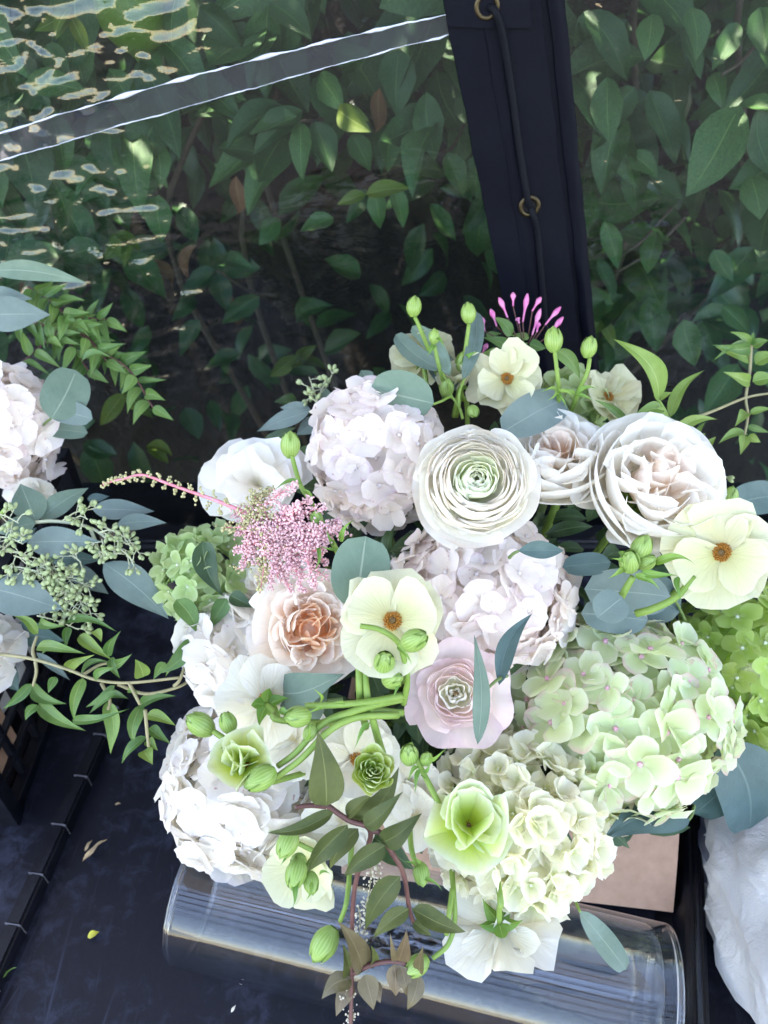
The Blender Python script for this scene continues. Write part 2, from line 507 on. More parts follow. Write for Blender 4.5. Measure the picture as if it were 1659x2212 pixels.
for k in range(1, 8):
    crate_bar('lattice_bar', (lerp(cx0, cx1, k / 8), cy0, ch / 2), (.0035, .0045, ch / 2 - .02))
crate_bar('base_panel', ((cx0 + cx1) / 2, (cy0 + cy1) / 2, .006), ((cx1 - cx0) / 2 - .012, (cy1 - cy0) / 2 - .012, .004))
# what stands in the crate: a kraft carton and white wrapping
M_kraft = plain_mat('kraft_cardboard', (0.38, 0.23, 0.165), (0.45, 0.28, 0.205), rough=0.85, scale=90, bump=0.3, dist=.0006, spec=.15)
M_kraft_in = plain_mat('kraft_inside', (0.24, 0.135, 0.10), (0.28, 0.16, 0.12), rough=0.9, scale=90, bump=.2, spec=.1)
def cloth_mat(name, c1, c2):
    m, N, L, out = nt(name)
    tc = N('ShaderNodeTexCoord')
    n1 = N('ShaderNodeTexNoise', Scale=14.0, Detail=5.0); L(tc.outputs['Object'], n1.inputs['Vector'])
    r = ramp(N, [(.3, c1), (.7, c2)]); L(n1.outputs['Fac'], r.inputs[0])
    vo = N('ShaderNodeTexVoronoi', Scale=520.0); L(tc.outputs['Object'], vo.inputs['Vector'])
    n2 = N('ShaderNodeTexNoise', Scale=24.0, Detail=4.0, Distortion=1.2); L(tc.outputs['Object'], n2.inputs['Vector'])
    b1 = N('ShaderNodeBump', Strength=.35, Distance=.0006); L(vo.outputs['Distance'], b1.inputs['Height'])
    b2 = N('ShaderNodeBump', Strength=.8, Distance=.006); L(n2.outputs['Fac'], b2.inputs['Height']); L(b1.outputs[0], b2.inputs['Normal'])
    p = N('ShaderNodeBsdfPrincipled', Roughness=.9); p.inputs['Specular IOR Level'].default_value = .1; p.inputs['Sheen Weight'].default_value = .3
    L(r.outputs[0], p.inputs['Base Color']); L(b2.outputs[0], p.inputs['Normal'])
    tr = N('ShaderNodeBsdfTranslucent'); L(r.outputs[0], tr.inputs['Color'])
    ms = N('ShaderNodeMixShader', Fac=.2); L(p.outputs[0], ms.inputs[1]); L(tr.outputs[0], ms.inputs[2]); L(ms.outputs[0], out.inputs[0])
    return m
M_cloth = cloth_mat('white_cloth', (0.50, 0.49, 0.50), (0.58, 0.57, 0.57))
def bundle(name, label, c, rad, seed, folds=1.0, nu=84, nv=48):
    root = thing(name, label, 'cloth', (c[0], c[1], 0))
    bb = MB()
    def fn(u, v):
        th, ph = 2 * math.pi * u, math.pi * (v - .5)
        d = Vector((math.cos(th) * math.cos(ph), math.sin(th) * math.cos(ph), math.sin(ph)))
        p = d * 2.1 + Vector((seed, seed * .7, 0))
        w = noise.noise_vector(p * .8) * .9
        n = noise.noise(p + w) * .5
        # long soft folds: ridged noise stretched along one direction
        q = Vector((d.x * 2.2 + w.x, d.y * .8 + w.y * .6, d.z * 2.2)) + Vector((seed, 0, 0))
        rg = 1 - abs(noise.noise(q * 1.7)) * 2
        rg2 = 1 - abs(noise.noise(q * 3.6 + Vector((5, 1, 2)))) * 2
        s = 1 + folds * (.24 * n + .16 * (rg - .5) + .07 * (rg2 - .5))
        z = c[2] + d.z * rad[2] * s
        return (c[0] + d.x * rad[0] * s, c[1] + d.y * rad[1] * s, max(z, .004 + .002 * n))
    bb.grid(fn, nu, nv)
    part('folded_cloth', bb.mesh('folded_cloth', M_cloth, origin=root.location), root)
    return root
bundle('cloth_bundle', 'puffy folded white cloth bundle on the bed in the lower right corner', (.468, .285, .07), (.146, .20, .112), 3.3, folds=.62)
bundle('wrapping_cloth', 'white wrapping cloth inside the black lattice crate', (-.53, .60, .08), (.085, .13, .085), 8.1, nu=40, nv=24)
bb = MB(); bb.box((-.50, .475, .07), (.055, .035, .06)); root = thing('kraft_carton', 'small brown carton inside the black lattice crate', 'carton', (-.5, .475, 0))
part('carton_body', bb.mesh('carton_body', M_kraft, smooth=False, origin=root.location), root)
bb = MB(); bb.box((-.50, .475, .1315), (.048, .028, .001)); part('carton_lid', bb.mesh('carton_lid', M_kraft_in, smooth=False, origin=root.location), root)

# dark clear-plastic sleeve lying behind the cloth bundle
M_sleeve = plain_mat('grey_plastic_sleeve', (.05, .055, .08), (.11, .115, .15), rough=.3, scale=20, bump=.5, dist=.004)
root = thing('plastic_sleeve', 'crumpled dark grey plastic sleeve between the divider and the white cloth', 'plastic sleeve', at_z(1560, 1750, 0))
bb = MB()
o0 = at_z(1585, 1800, .03)
def fn(u, v):
    th = 2 * math.pi * u
    d = Vector((math.cos(th) * math.sin(math.pi * v), math.sin(th) * math.sin(math.pi * v), -math.cos(math.pi * v)))
    n = noise.noise(d * 2.6 + Vector((4, 4, 4))) * .35
    return (o0.x + d.x * .062 * (1 + n), o0.y + d.y * .11 * (1 + n), max(.003, o0.z + d.z * .05 * (1 + n)))
bb.grid(fn, 36, 22); part('sleeve_body', bb.mesh('sleeve_body', M_sleeve, origin=root.location), root)

# ---------------------------------------------------------------- kraft box that carries the arrangement
root = thing('kraft_box', 'brown cardboard box with a flap folded outward under the arrangement', 'box', (.12, .47, 0))
FA, FB = Vector((-.045, .351, .016)), Vector((.297, .312, .016))    # flap's lower edge
HA, HB = Vector((-.05, .425, .105)), Vector((.303, .385, .105))      # hinge
def panel(name, pts, mat, th=.0028, nu=8, nv=4, bow=0.0):
    A, B, C, D = [Vector(p) for p in pts]       # lower a, lower b, upper b, upper a
    n = (B - A).cross(D - A).normalized()
    bb = MB()
    def fn(s):
        def g(u, v):
            p = A.lerp(B, u).lerp(D.lerp(C, u), v)
            return p + n * (s * th / 2 + bow * math.sin(math.pi * v) * (1 + .3 * math.sin(5 * u)))
        return g
    bb.grid(fn(1), nu, nv); bb.grid(fn(-1), nu, nv)
    f, g = fn(1), fn(-1)
    for (a, c) in (((0, 0), (1, 0)), ((1, 0), (1, 1)), ((1, 1), (0, 1)), ((0, 1), (0, 0))):
        bb.grid(lambda u, v, a=a, c=c: Vector(f(lerp(a[0], c[0], u), lerp(a[1], c[1], u))).lerp(Vector(g(lerp(a[0], c[0], u), lerp(a[1], c[1], u))), v), nu, 1)
    return part(name, bb.mesh(name, mat, smooth=False, origin=root.location), root)
panel('flap', (FA, FB, HB, HA), M_kraft, bow=.003)
HA2, HB2 = HA + Vector((0, .003, 0)), HB + Vector((0, .003, 0))
panel('front_panel', (HA2 * 1 - Vector((0, 0, .103)), HB2 - Vector((0, 0, .103)), HB2, HA2), M_kraft_in)
BA, BB = Vector((-.02, .665, .105)), Vector((.333, .625, .105))
panel('back_panel', (BA - Vector((0, 0, .103)), BB - Vector((0, 0, .103)), BB, BA), M_kraft_in)
panel('side_panel', (HA2 + Vector((0, .004, -.103)), BA + Vector((0, -.004, -.103)), BA + Vector((0, -.004, 0)), HA2 + Vector((0, .004, 0))), M_kraft)
panel('side_panel', (HB2 + Vector((0, .004, -.103)), BB + Vector((0, -.004, -.103)), BB + Vector((0, -.004, 0)), HB2 + Vector((0, .004, 0))), M_kraft)

# ---------------------------------------------------------------- glass cylinder lying on the bed
def glass_mat():
    """thin clear glass wall: straight view through, mirror reflection rising towards the edges"""
    m, N, L, out = nt('clear_glass')
    tr = N('ShaderNodeBsdfTransparent'); tr.inputs['Color'].default_value = (.965, .975, .98, 1)
    gl = N('ShaderNodeBsdfGlossy', Roughness=.0); gl.inputs['Color'].default_value = (.96, .98, 1, 1)
    lw = N('ShaderNodeLayerWeight', Blend=.5)
    pw = N('ShaderNodeMath', operation='POWER'); L(lw.outputs['Facing'], pw.inputs[0]); pw.inputs[1].default_value = 4.0
    ma = N('ShaderNodeMath', operation='MULTIPLY_ADD'); L(pw.outputs[0], ma.inputs[0]); ma.inputs[1].default_value = .9; ma.inputs[2].default_value = .036; ma.use_clamp = True
    ms = N('ShaderNodeMixShader'); L(ma.outputs[0], ms.inputs[0]); L(tr.outputs[0], ms.inputs[1]); L(gl.outputs[0], ms.inputs[2])
    L(ms.outputs[0], out.inputs[0])
    return m
M_glass = glass_mat()
CA, CB, CR = Vector((-.186, .312, .0665)), Vector((.250, .214, .0665)), .066
root = thing('glass_cylinder', 'clear glass cylinder vase lying on its side on the black bed', 'vase', ((CA + CB) / 2).to_tuple()[:2] + (0,))
ax = (CB - CA).normalized(); e1 = Vector((0, 0, 1)); e2 = ax.cross(e1).normalized()
bb = MB()
prof = [(.0, CR), (.0, CR)]
LEN = (CB - CA).length
# closed wall: outer surface, rolled lip at the mouth, inner surface, thick foot at the right end
pr = []
for k in range(13):
    pr.append((LEN * (k / 12) if k else .0015, CR))
ri = CR - .0036
pr[-1] = (LEN - .004, CR)
pr += [(LEN - .0012, CR - .0015), (LEN, CR - .006), (LEN, .0)]
pr[0] = (.006, CR)
outer = [(.0002, CR - .0006), (.0012, CR + .0007), (.0034, CR + .0007)] + pr
inner = [(LEN - .012, 0.0), (LEN - .012, ri - .010), (LEN - .015, ri - .003), (LEN - .022, ri)] + [(LEN * k / 12, ri) for k in range(10, 0, -1)] + [(.006, ri), (.0034, ri - .0007), (.0012, ri - .0007), (.0002, ri + .0006), (0, CR - .0018)]
prof = outer + inner + [outer[0]]
SEG = 128
V, F = [], []
for (t, r) in prof[:-1]:
    for i in range(SEG):
        an = 2 * math.pi * i / SEG
        V.append(tuple(CA + ax * t + (e1 * math.cos(an) + e2 * math.sin(an)) * max(r, 1e-5)))
n_ = len(prof) - 1
for k in range(n_):
    kk = (k + 1) % n_
    if prof[k][1] == 0 and prof[k + 1][1] == 0: continue
    for i in range(SEG):
        j = (i + 1) % SEG
        F.append((k * SEG + i, kk * SEG + i, kk * SEG + j, k * SEG + j))
bb.add(V, F)
gme = bb.mesh('glass_wall', M_glass, origin=root.location)
import bmesh
bm = bmesh.new(); bm.from_mesh(gme); bmesh.ops.remove_doubles(bm, verts=bm.verts, dist=2e-5); bmesh.ops.recalc_face_normals(bm, faces=bm.faces); bm.to_mesh(gme); bm.free()
gw = part('glass_wall', gme, root)
M_rim = nt('solid_glass_rim')
_g = M_rim[1]('ShaderNodeBsdfGlass', IOR=1.5, Roughness=.02); M_rim[2](_g.outputs[0], M_rim[3].inputs[0])
for nm, t_, rr_, tube_r in (('mouth_rim', .0004, CR - .0018, .0024), ('foot_rim', LEN - .002, CR - .0035, .0030)):
    bb = MB(); bb.grid(lambda u, v, t_=t_, rr_=rr_, tube_r=tube_r: CA + ax * (t_ + tube_r * math.sin(v * 2 * math.pi)) + (e1 * math.cos(u * 2 * math.pi) + e2 * math.sin(u * 2 * math.pi)) * (rr_ + tube_r * math.cos(v * 2 * math.pi)), 128, 10)
    me_ = bb.mesh(nm, M_rim[0], origin=root.location)
    bm = bmesh.new(); bm.from_mesh(me_); bmesh.ops.remove_doubles(bm, verts=bm.verts, dist=1e-6); bmesh.ops.recalc_face_normals(bm, faces=bm.faces); bm.to_mesh(me_); bm.free()
    part(nm, me_, root)

# ================================================================ CLEAR VINYL CURTAIN
def vinyl_mat(name, tint=(.66, .76, .79), ior=1.6, haze=.003, bump=.16):
    m, N, L, out = nt(name)
    tc = N('ShaderNodeTexCoord')
    mp = N('ShaderNodeMapping'); mp.inputs['Scale'].default_value = (12, 12, 30); mp.inputs['Rotation'].default_value = (0, .12, 0); L(tc.outputs['Object'], mp.inputs[0])
    n1 = N('ShaderNodeTexNoise', Scale=1.0, Detail=3.0, Roughness=.55, Distortion=1.0); L(mp.outputs[0], n1.inputs['Vector'])
    n2 = N('ShaderNodeTexNoise', Scale=7.0, Detail=2.0, Distortion=1.5); L(mp.outputs[0], n2.inputs['Vector'])
    b1 = N('ShaderNodeBump', Strength=bump, Distance=.006); L(n1.outputs['Fac'], b1.inputs['Height'])
    tr = N('ShaderNodeBsdfTransparent'); tr.inputs['Color'].default_value = rgba(tint)
    gl = N('ShaderNodeBsdfGlossy', Roughness=.03); L(b1.outputs[0], gl.inputs['Normal'])
    fr = N('ShaderNodeFresnel', IOR=ior); L(b1.outputs[0], fr.inputs['Normal'])
    k = N('ShaderNodeMath', operation='MULTIPLY'); L(fr.outputs[0], k.inputs[0]); k.inputs[1].default_value = 1.1; k.use_clamp = True
    ms = N('ShaderNodeMixShader'); L(k.outputs[0], ms.inputs[0]); L(tr.outputs[0], ms.inputs[1]); L(gl.outputs[0], ms.inputs[2])
    di = N('ShaderNodeBsdfDiffuse'); di.inputs['Color'].default_value = (.7, .75, .85, 1)
    m2 = N('ShaderNodeMixShader', Fac=haze); L(ms.outputs[0], m2.inputs[1]); L(di.outputs[0], m2.inputs[2])
    L(m2.outputs[0], out.inputs[0])
    return m
M_vinyl = vinyl_mat('clear_vinyl')
M_band = vinyl_mat('vinyl_seam_band', tint=(.46, .52, .60), ior=1.6, haze=.030, bump=.08)
M_bead = plain_mat('vinyl_edge_glint', (.55, .60, .72), (.75, .80, .90), rough=.12, scale=30, bump=.6, dist=.003, spec=.9, trans=.2)  # pale base colour paints in the sky glint along the seam edges
VY = .862
def wrinkle(x, z):
    p = Vector((x * 3.0, z * 3.5, .3))
    a = .006 * noise.noise(p) + .003 * noise.noise(p * 2.3)
    left = smooth(-.10, -.32, x)
    gap = smooth(.47, .40, abs(z - .47) * 1.0)
    low = smooth(.36, .20, z) * smooth(-.10, -.25, x)
    rgt = smooth(.12, .22, x) * smooth(.48, .30, x)
    patch = smooth(-.25, .15, noise.noise(Vector((x * 3.2 + 1.7, z * 6.1, 9.2))))
    k = max(1.7 * left * patch, 1.6 * low * patch, .62 * rgt * patch, .04)
    q = Vector((x * 30 + noise.noise(Vector((x * 14, z * 14, 3))) * 2.2, z * 64 - x * 12, 1.7))
    a += k * .0017 * noise.noise(q) + k * .0015 * noise.noise(q * 2.1)
    return a
def vinyl(name, label, x0f, x1f, nu, nv, z0=.05, z1=1.30):
    root = thing(name, label, 'curtain', ((x0f(0) + x1f(0)) / 2, VY, z0))
    bb = MB()
    def fn(u, v):
        z = lerp(z0, z1, v)
        x = lerp(x0f(v), x1f(v), u)
        return (x, VY + wrinkle(x, z), z)
    bb.grid(fn, nu, nv)
    part('clear_sheet', bb.mesh('clear_sheet', M_vinyl, origin=root.location), root)
    return root
SY = VY - .010
sTL, sTR = at_y(950, -30, SY), at_y(1216, -30, SY)
sBL, sBR = at_y(1116, 800, SY), at_y(1296, 830, SY)
def strap_x(z, a, b):
    return a.x + (b.x - a.x) * (z - a.z) / (b.z - a.z)
xs = lambda v: strap_x(lerp(.05, 1.30, v), (sTL + sTR) / 2, (sBL + sBR) / 2)
vl = vinyl('vinyl_panel', 'clear wrinkled vinyl sheet with a slanting welded seam, left of the black strap', lambda v: -1.25, lambda v: xs(v) - .002, 420, 360)
vr = vinyl('vinyl_panel', 'clear wrinkled vinyl sheet right of the black strap', lambda v: xs(v) + .002, lambda v: 1.25, 320, 300)
# welded seam across the left sheet
def seam_pt(t, w):
    """t 0..1 from the left to the strap; w 0 top edge, 1 bottom edge"""
    top = Vector((-60, 306, 0)).lerp(Vector((975, 28, 0)), t); top.y -= 14 * math.sin(math.pi * t)
    bot = Vector((-60, 362, 0)).lerp(Vector((975, 70, 0)), t); bot.y -= 4 * math.sin(math.pi * t)
    q = top.lerp(bot, w)
    p = at_y(q.x, q.y, VY)
    return Vector((p.x, VY + wrinkle(p.x, p.z) - .0035, p.z))
bb = MB(); bb.grid(lambda u, v: seam_pt(u, v), 90, 4)
part('seam_band', bb.mesh('seam_band', M_band, origin=vl.location), vl)
for w, r, sd in ((-.03, .0022, 1), (1.02, .0009, 2)):
    pts = []
    for k in range(150):
        t = k / 149
        p = seam_pt(t, w) + Vector((0, -.001, .0014 * noise.noise(Vector((t * 14, sd, 0))) + .0006 * noise.noise(Vector((t * 60, sd, 4)))))
        pts.append(p)
    bb = MB()
    rr = lambda t, r=r, sd=sd: max(.00025, r * (.40 + 1.5 * noise.noise(Vector((t * 17, sd * 3, 7)))))
    bb.tube(pts, rr, sides=7)
    part('seam_bead', bb.mesh('seam_bead', M_bead, origin=vl.location), vl)

# ---------------------------------------------------------------- black lacing strap with brass grommets
def webbing_mat():
    m, N, L, out = nt('black_coated_canvas')
    tc = N('ShaderNodeTexCoord')
    wv = N('ShaderNodeTexWave', Scale=420.0, Distortion=.4); wv.bands_direction = 'Z'; L(tc.outputs['Object'], wv.inputs['Vector'])
    n1 = N('ShaderNodeTexNoise', Scale=9.0, Detail=6.0, Roughness=.65); L(tc.outputs['Object'], n1.inputs['Vector'])
    r = ramp(N, [(.35, (.0006, .0012, .0046)), (.62, (.0009, .0018, .0064)), (.80, (.003, .0048, .012))]); L(n1.outputs['Fac'], r.inputs[0])
    b1 = N('ShaderNodeBump', Strength=.25, Distance=.0006); L(wv.outputs['Fac'], b1.inputs['Height'])
    b2 = N('ShaderNodeBump', Strength=.5, Distance=.006); L(n1.outputs['Fac'], b2.inputs['Height']); L(b1.outputs[0], b2.inputs['Normal'])
    p = N('ShaderNodeBsdfPrincipled', Roughness=.6); p.inputs['Specular IOR Level'].default_value = .12
    L(r.outputs[0], p.inputs['Base Color']); L(b2.outputs[0], p.inputs['Normal']); L(p.outputs[0], out.inputs[0])
    return m
M_web = webbing_mat()
M_cord = plain_mat('black_cord', (.0012, .0018, .004), (.003, .004, .008), rough=.7, scale=300, bump=.8, dist=.001, spec=.15)
M_brass = plain_mat('antique_brass', (.045, .036, .022), (.10, .08, .05), rough=.45, scale=60, bump=.2, metal=1.0)
M_dark = plain_mat('grommet_hole', (.003, .003, .004), rough=.9)
root = thing('lacing_strap', 'black canvas strap with brass grommets and lacing cord on the clear curtain', 'strap', (sTL + sTR + sBL + sBR) / 4)
EXT = 1.25
def strap_pt(u, v, off=0.0):
    """u across 0..1, v from the top (0) down"""
    t = v * 1.16 - .10
    a, c = sTL.lerp(sBL, t), sTR.lerp(sBR, t)
    p = a.lerp(c, u)
    return Vector((p.x, SY - off, p.z))
def strip(name, u0, u1, off, th, mat, bulge=.002, v0=0.0, v1=1.0, nu=14, nv=46, wob=.0012):
    bb = MB()
    def top(u, v):
        vv = lerp(v0, v1, v)
        p = strap_pt(lerp(u0, u1, u), vv, off + th + bulge * math.sin(math.pi * u) + wob * noise.noise(Vector((u * 2 + off * 900, vv * 9, 2))))
        p.x += .0016 * noise.noise(Vector((vv * 14, u0 * 9, 5)))
        return p
    def bot(u, v):
        p = top(u, v); p.y = SY - off; return p
    bb.grid(top, nu, nv)
    for e in (0, 1):
        bb.grid(lambda u, v, e=e: Vector(top(e, v)).lerp(Vector(bot(e, v)), u), 1, nv)
    bb.grid(lambda u, v: Vector(top(u, 1)).lerp(Vector(bot(u, 1)), v), nu, 1)
    return part(name, bb.mesh(name, mat, origin=root.location), root)
strip('backing_strip', .0, 1.0, .000, .0016, M_web, bulge=.0)
strip('lacing_flap', .004, .80, .002, .0022, M_web, bulge=.003)
strip('edge_binding', .86, .997, .002, .003, M_web, bulge=.002)
strip('fold_hem', .30, .46, .0072, .0012, M_web, bulge=.0012)
strip('end_flap', .002, .70, .0085, .002, M_web, v0=0.0, v1=.150, nv=10)
def on_strap(px, py, off):
    p = at_y(px, py, SY - off); return p
for gx, gy in ((1052, 14), (1144, 446)):
    c = on_strap(gx, gy, .0125)
    bb = MB()
    R1, R2 = .0094, .0024
    bb.grid(lambda u, v, c=c: c + Vector((math.cos(u * 2 * math.pi) * (R1 + R2 * math.cos(v * 2 * math.pi)), -R2 * .55 * math.sin(v * 2 * math.pi), math.sin(u * 2 * math.pi) * (R1 + R2 * math.cos(v * 2 * math.pi)))), 36, 10)
    gm = part('grommet', bb.mesh('grommet', M_brass, origin=root.location), root)
    bb = MB(); bb.grid(lambda u, v, c=c: c + Vector((math.cos(u * 2 * math.pi) * .0086 * v, .0008, math.sin(u * 2 * math.pi) * .0086 * v)), 24, 2)
    part('grommet_hole', bb.mesh('grommet_hole', M_dark, origin=root.location), gm)
def cord(pts, r):
    bb = MB()
    P = curve_pts([on_strap(x, y, o) for x, y, o in pts], 10)
    bb.tube(P, r, sides=8)
    part('lacing_cord', bb.mesh('lacing_cord', M_cord, origin=root.location), root)
cord([(1056, 16, .011), (1068, 22, .019), (1082, 60, .0175), (1092, 110, .015), (1106, 200, .0135), (1122, 320, .0135), (1138, 420, .0155), (1142, 446, .0125)], .0036)
cord([(1147, 450, .0125), (1153, 468, .017), (1162, 510, .0125), (1170, 600, .0115), (1180, 720, .0115)], .0034)

# unseen roof added above the frame: shades the flowers, its pale canvas gives fill
ROOF = True
if ROOF:
    M_roof = plain_mat('shade_roof_canvas', (.62, .60, .56), (.70, .68, .64), rough=.9, spec=.1, trans=.14)
    bb = MB(); bb.grid(lambda u, v: (-1.3 + 2.6 * u, -.15 + 1.40 * v, 1.80 + .02 * math.sin(6 * u)), 24, 10)
    tag(part('shade_roof', bb.mesh('shade_roof', M_roof), None), kind='structure')

# added unseen beams above the frame, placed to draw thin dark lines in the glass
root = tag(part('reflection_beams', None, None, (0, 0, 2.7)), kind='structure')
M_beam = plain_mat('reflection_beam_dark', (.02, .018, .016), (.035, .03, .028), rough=.8)
for k, (y, z) in enumerate(((-.62, 2.45), (-1.0, 2.45), (-1.5, 2.45), (-2.2, 2.45), (-3.3, 2.45))):
    bb = MB(); bb.box((0, y, z), (4.0, .026, .03), Matrix.Rotation(math.radians(-9), 3, 'Z'))
    part('beam', bb.mesh('beam', M_beam, smooth=False, origin=root.location), root)
# ================================================================ LEAVES: generators
def w_ovate(v):      # citrus / camellia
    return (math.sin(math.pi * min(1, v) ** .82) ** .85) * (1 - .25 * v) * 1.12 if 0 < v < 1 else 0.0
def w_round(v):
    return max(0.0, 1 - abs(2 * v - 1.04) ** 2.3) ** .5 if 0 < v < 1 else 0.0
def w_lance(v):
    return math.sin(math.pi * v ** .75) ** 1.05 * (1 - .12 * v) if 0 < v < 1 else 0.0
def w_jasmine(v):
    return (math.sin(math.pi * v ** .62) ** .9) * (1 - .32 * v) * 1.18 if 0 < v < 1 else 0.0
def w_bract(v):
    return math.sin(math.pi * v ** .5) * (1 - .5 * v) * 1.2 if 0 < v < 1 else 0.0
WF = {'ovate': w_ovate, 'round': w_round, 'lance': w_lance, 'jasmine': w_jasmine, 'bract': w_bract}

def leaf_fn(A, B, width, nrm, shape='ovate', arch=.12, fold=.18, wave=.0, twist=0.0, seed=0, serr=0.0, sway=0.0):
    A, B = Vector(A), Vector(B)
    y = (B - A); Ln = y.length; y = y / Ln
    n = Vector(nrm); n = (n - y * n.dot(y)).normalized()
    x = y.cross(n).normalized()
    wf = WF[shape]
    ph = seed * 1.7
    def fn(u, v):
        s = 2 * u - 1
        w = width / 2 * wf(v)
        if serr: w *= 1 + serr * (((v * 17 + abs(s)) % 1) - .5) * (abs(s) > .95)
        tw = twist * (v - .5)
        xx, nn = x * math.cos(tw) + n * math.sin(tw), n * math.cos(tw) - x * math.sin(tw)
        z = arch * Ln * (4 * v * (1 - v)) - arch * Ln * .0
        z += fold * abs(s) ** 1.3 * w
        z += wave * Ln * math.sin(v * 11 + ph + (s > 0) * 1.3) * abs(s) ** 2
        z += .012 * Ln * noise.noise(Vector((s * 1.4 + ph, v * 3, ph)))
        sw = sway * Ln * math.sin(math.pi * v)
        return A + y * (Ln * v) + xx * (s * w * (1 - .05 * abs(s)) + sw) + nn * z
    return fn
def add_leaf(mb, A, B, width, nrm, nu=6, nv=12, **kw):
    mb.grid(leaf_fn(A, B, width, nrm, **kw), nu, nv)

# ================================================================ CITRUS BUSH behind the curtain
M_bush = leaf_mat('bush_leaf', (0.036, 0.120, 0.036), (0.072, 0.195, 0.056), (0.14, 0.28, 0.08), rough=.30, trans=.14, spec=.55, ribw=.022, vary=.38, side=8, sidew=.22)
M_bush_new = leaf_mat('bush_leaf_young', (0.13, 0.22, 0.035), (0.17, 0.27, 0.05), (0.3, 0.4, 0.12), rough=.4, trans=.25, vary=.2)
M_twig = plain_mat('bush_twig', (.09, .07, .05), (.17, .13, .09), rough=.8, scale=120, bump=.5)
M_deadleaf = leaf_mat('dry_leaf', (.20, .09, .04), (.30, .15, .07), (.35, .2, .1), rough=.7, trans=.1, vary=.3)
def lime_mat():
    m, N, L, out = nt('green_citrus_rind')
    tc = N('ShaderNodeTexCoord')
    vo = N('ShaderNodeTexVoronoi', Scale=420.0); L(tc.outputs['Object'], vo.inputs['Vector'])
    n1 = N('ShaderNodeTexNoise', Scale=22.0, Detail=3.0); L(tc.outputs['Object'], n1.inputs['Vector'])
    r = ramp(N, [(.3, (.10, .20, .025)), (.7, (.19, .31, .05))]); L(n1.outputs['Fac'], r.inputs[0])
    bp = N('ShaderNodeBump', Strength=.4, Distance=.0012); L(vo.outputs['Distance'], bp.inputs['Height'])
    p = N('ShaderNodeBsdfPrincipled', Roughness=.38); L(r.outputs[0], p.inputs['Base Color']); L(bp.outputs[0], p.inputs['Normal']); L(p.outputs[0], out.inputs[0])
    return m
bush = thing('citrus_bush', 'dense dark green citrus bush growing behind the clear curtain', 'bush', (0, 1.35, -.72))
BO = bush.location
brnd = random.Random(21)
# shared leaf meshes, length 1 along +Y, normal +Z
LM = []
for k in range(8):
    bb = MB()
    add_leaf(bb, (0, 0, 0), (0, 1, 0), lerp(.42, .58, (k % 4) / 3), (0, 0, 1), nu=6, nv=10, arch=brnd.uniform(-.10, .24), fold=brnd.uniform(.1, .6), wave=brnd.uniform(.0, .035), twist=brnd.uniform(-.9, .9), seed=k, serr=.10, sway=brnd.uniform(-.06, .06))
    LM.append(bb.mesh('leaf', M_bush))
LMY = []
for k in range(2):
    bb = MB(); add_leaf(bb, (0, 0, 0), (0, 1, 0), .42, (0, 0, 1), nu=6, nv=10, arch=.1, fold=.35, twist=.3, seed=k + 30)
    LMY.append(bb.mesh('young_leaf', M_bush_new))
LMD = []
bb = MB(); add_leaf(bb, (0, 0, 0), (0, 1, 0), .40, (0, 0, 1), nu=6, nv=10, arch=.2, fold=.6, twist=.8, seed=50); LMD.append(bb.mesh('dry_leaf', M_deadleaf))
def quat_yz(y, z):
    y = Vector(y).normalized(); z = Vector(z); z = (z - y * z.dot(y)).normalized()
    x = y.cross(z)
    return Matrix((x, y, z)).transposed().to_quaternion()
def bush_leaf(A, B, wpx=None, mesh=None, tilt=None):
    A, B = Vector(A), Vector(B)
    L_ = (B - A).length
    n = (CAM - A).normalized() + Vector((brnd.uniform(-.7, .7), brnd.uniform(-.2, .4), brnd.uniform(-.1, .9)))
    me = mesh or brnd.choice(LM)
    o = part('leaf' if me not in LMY else 'young_leaf', me, bush, A - BO, quat_yz(B - A, n), (L_ * brnd.uniform(.95, 1.2), L_, L_))
    return o
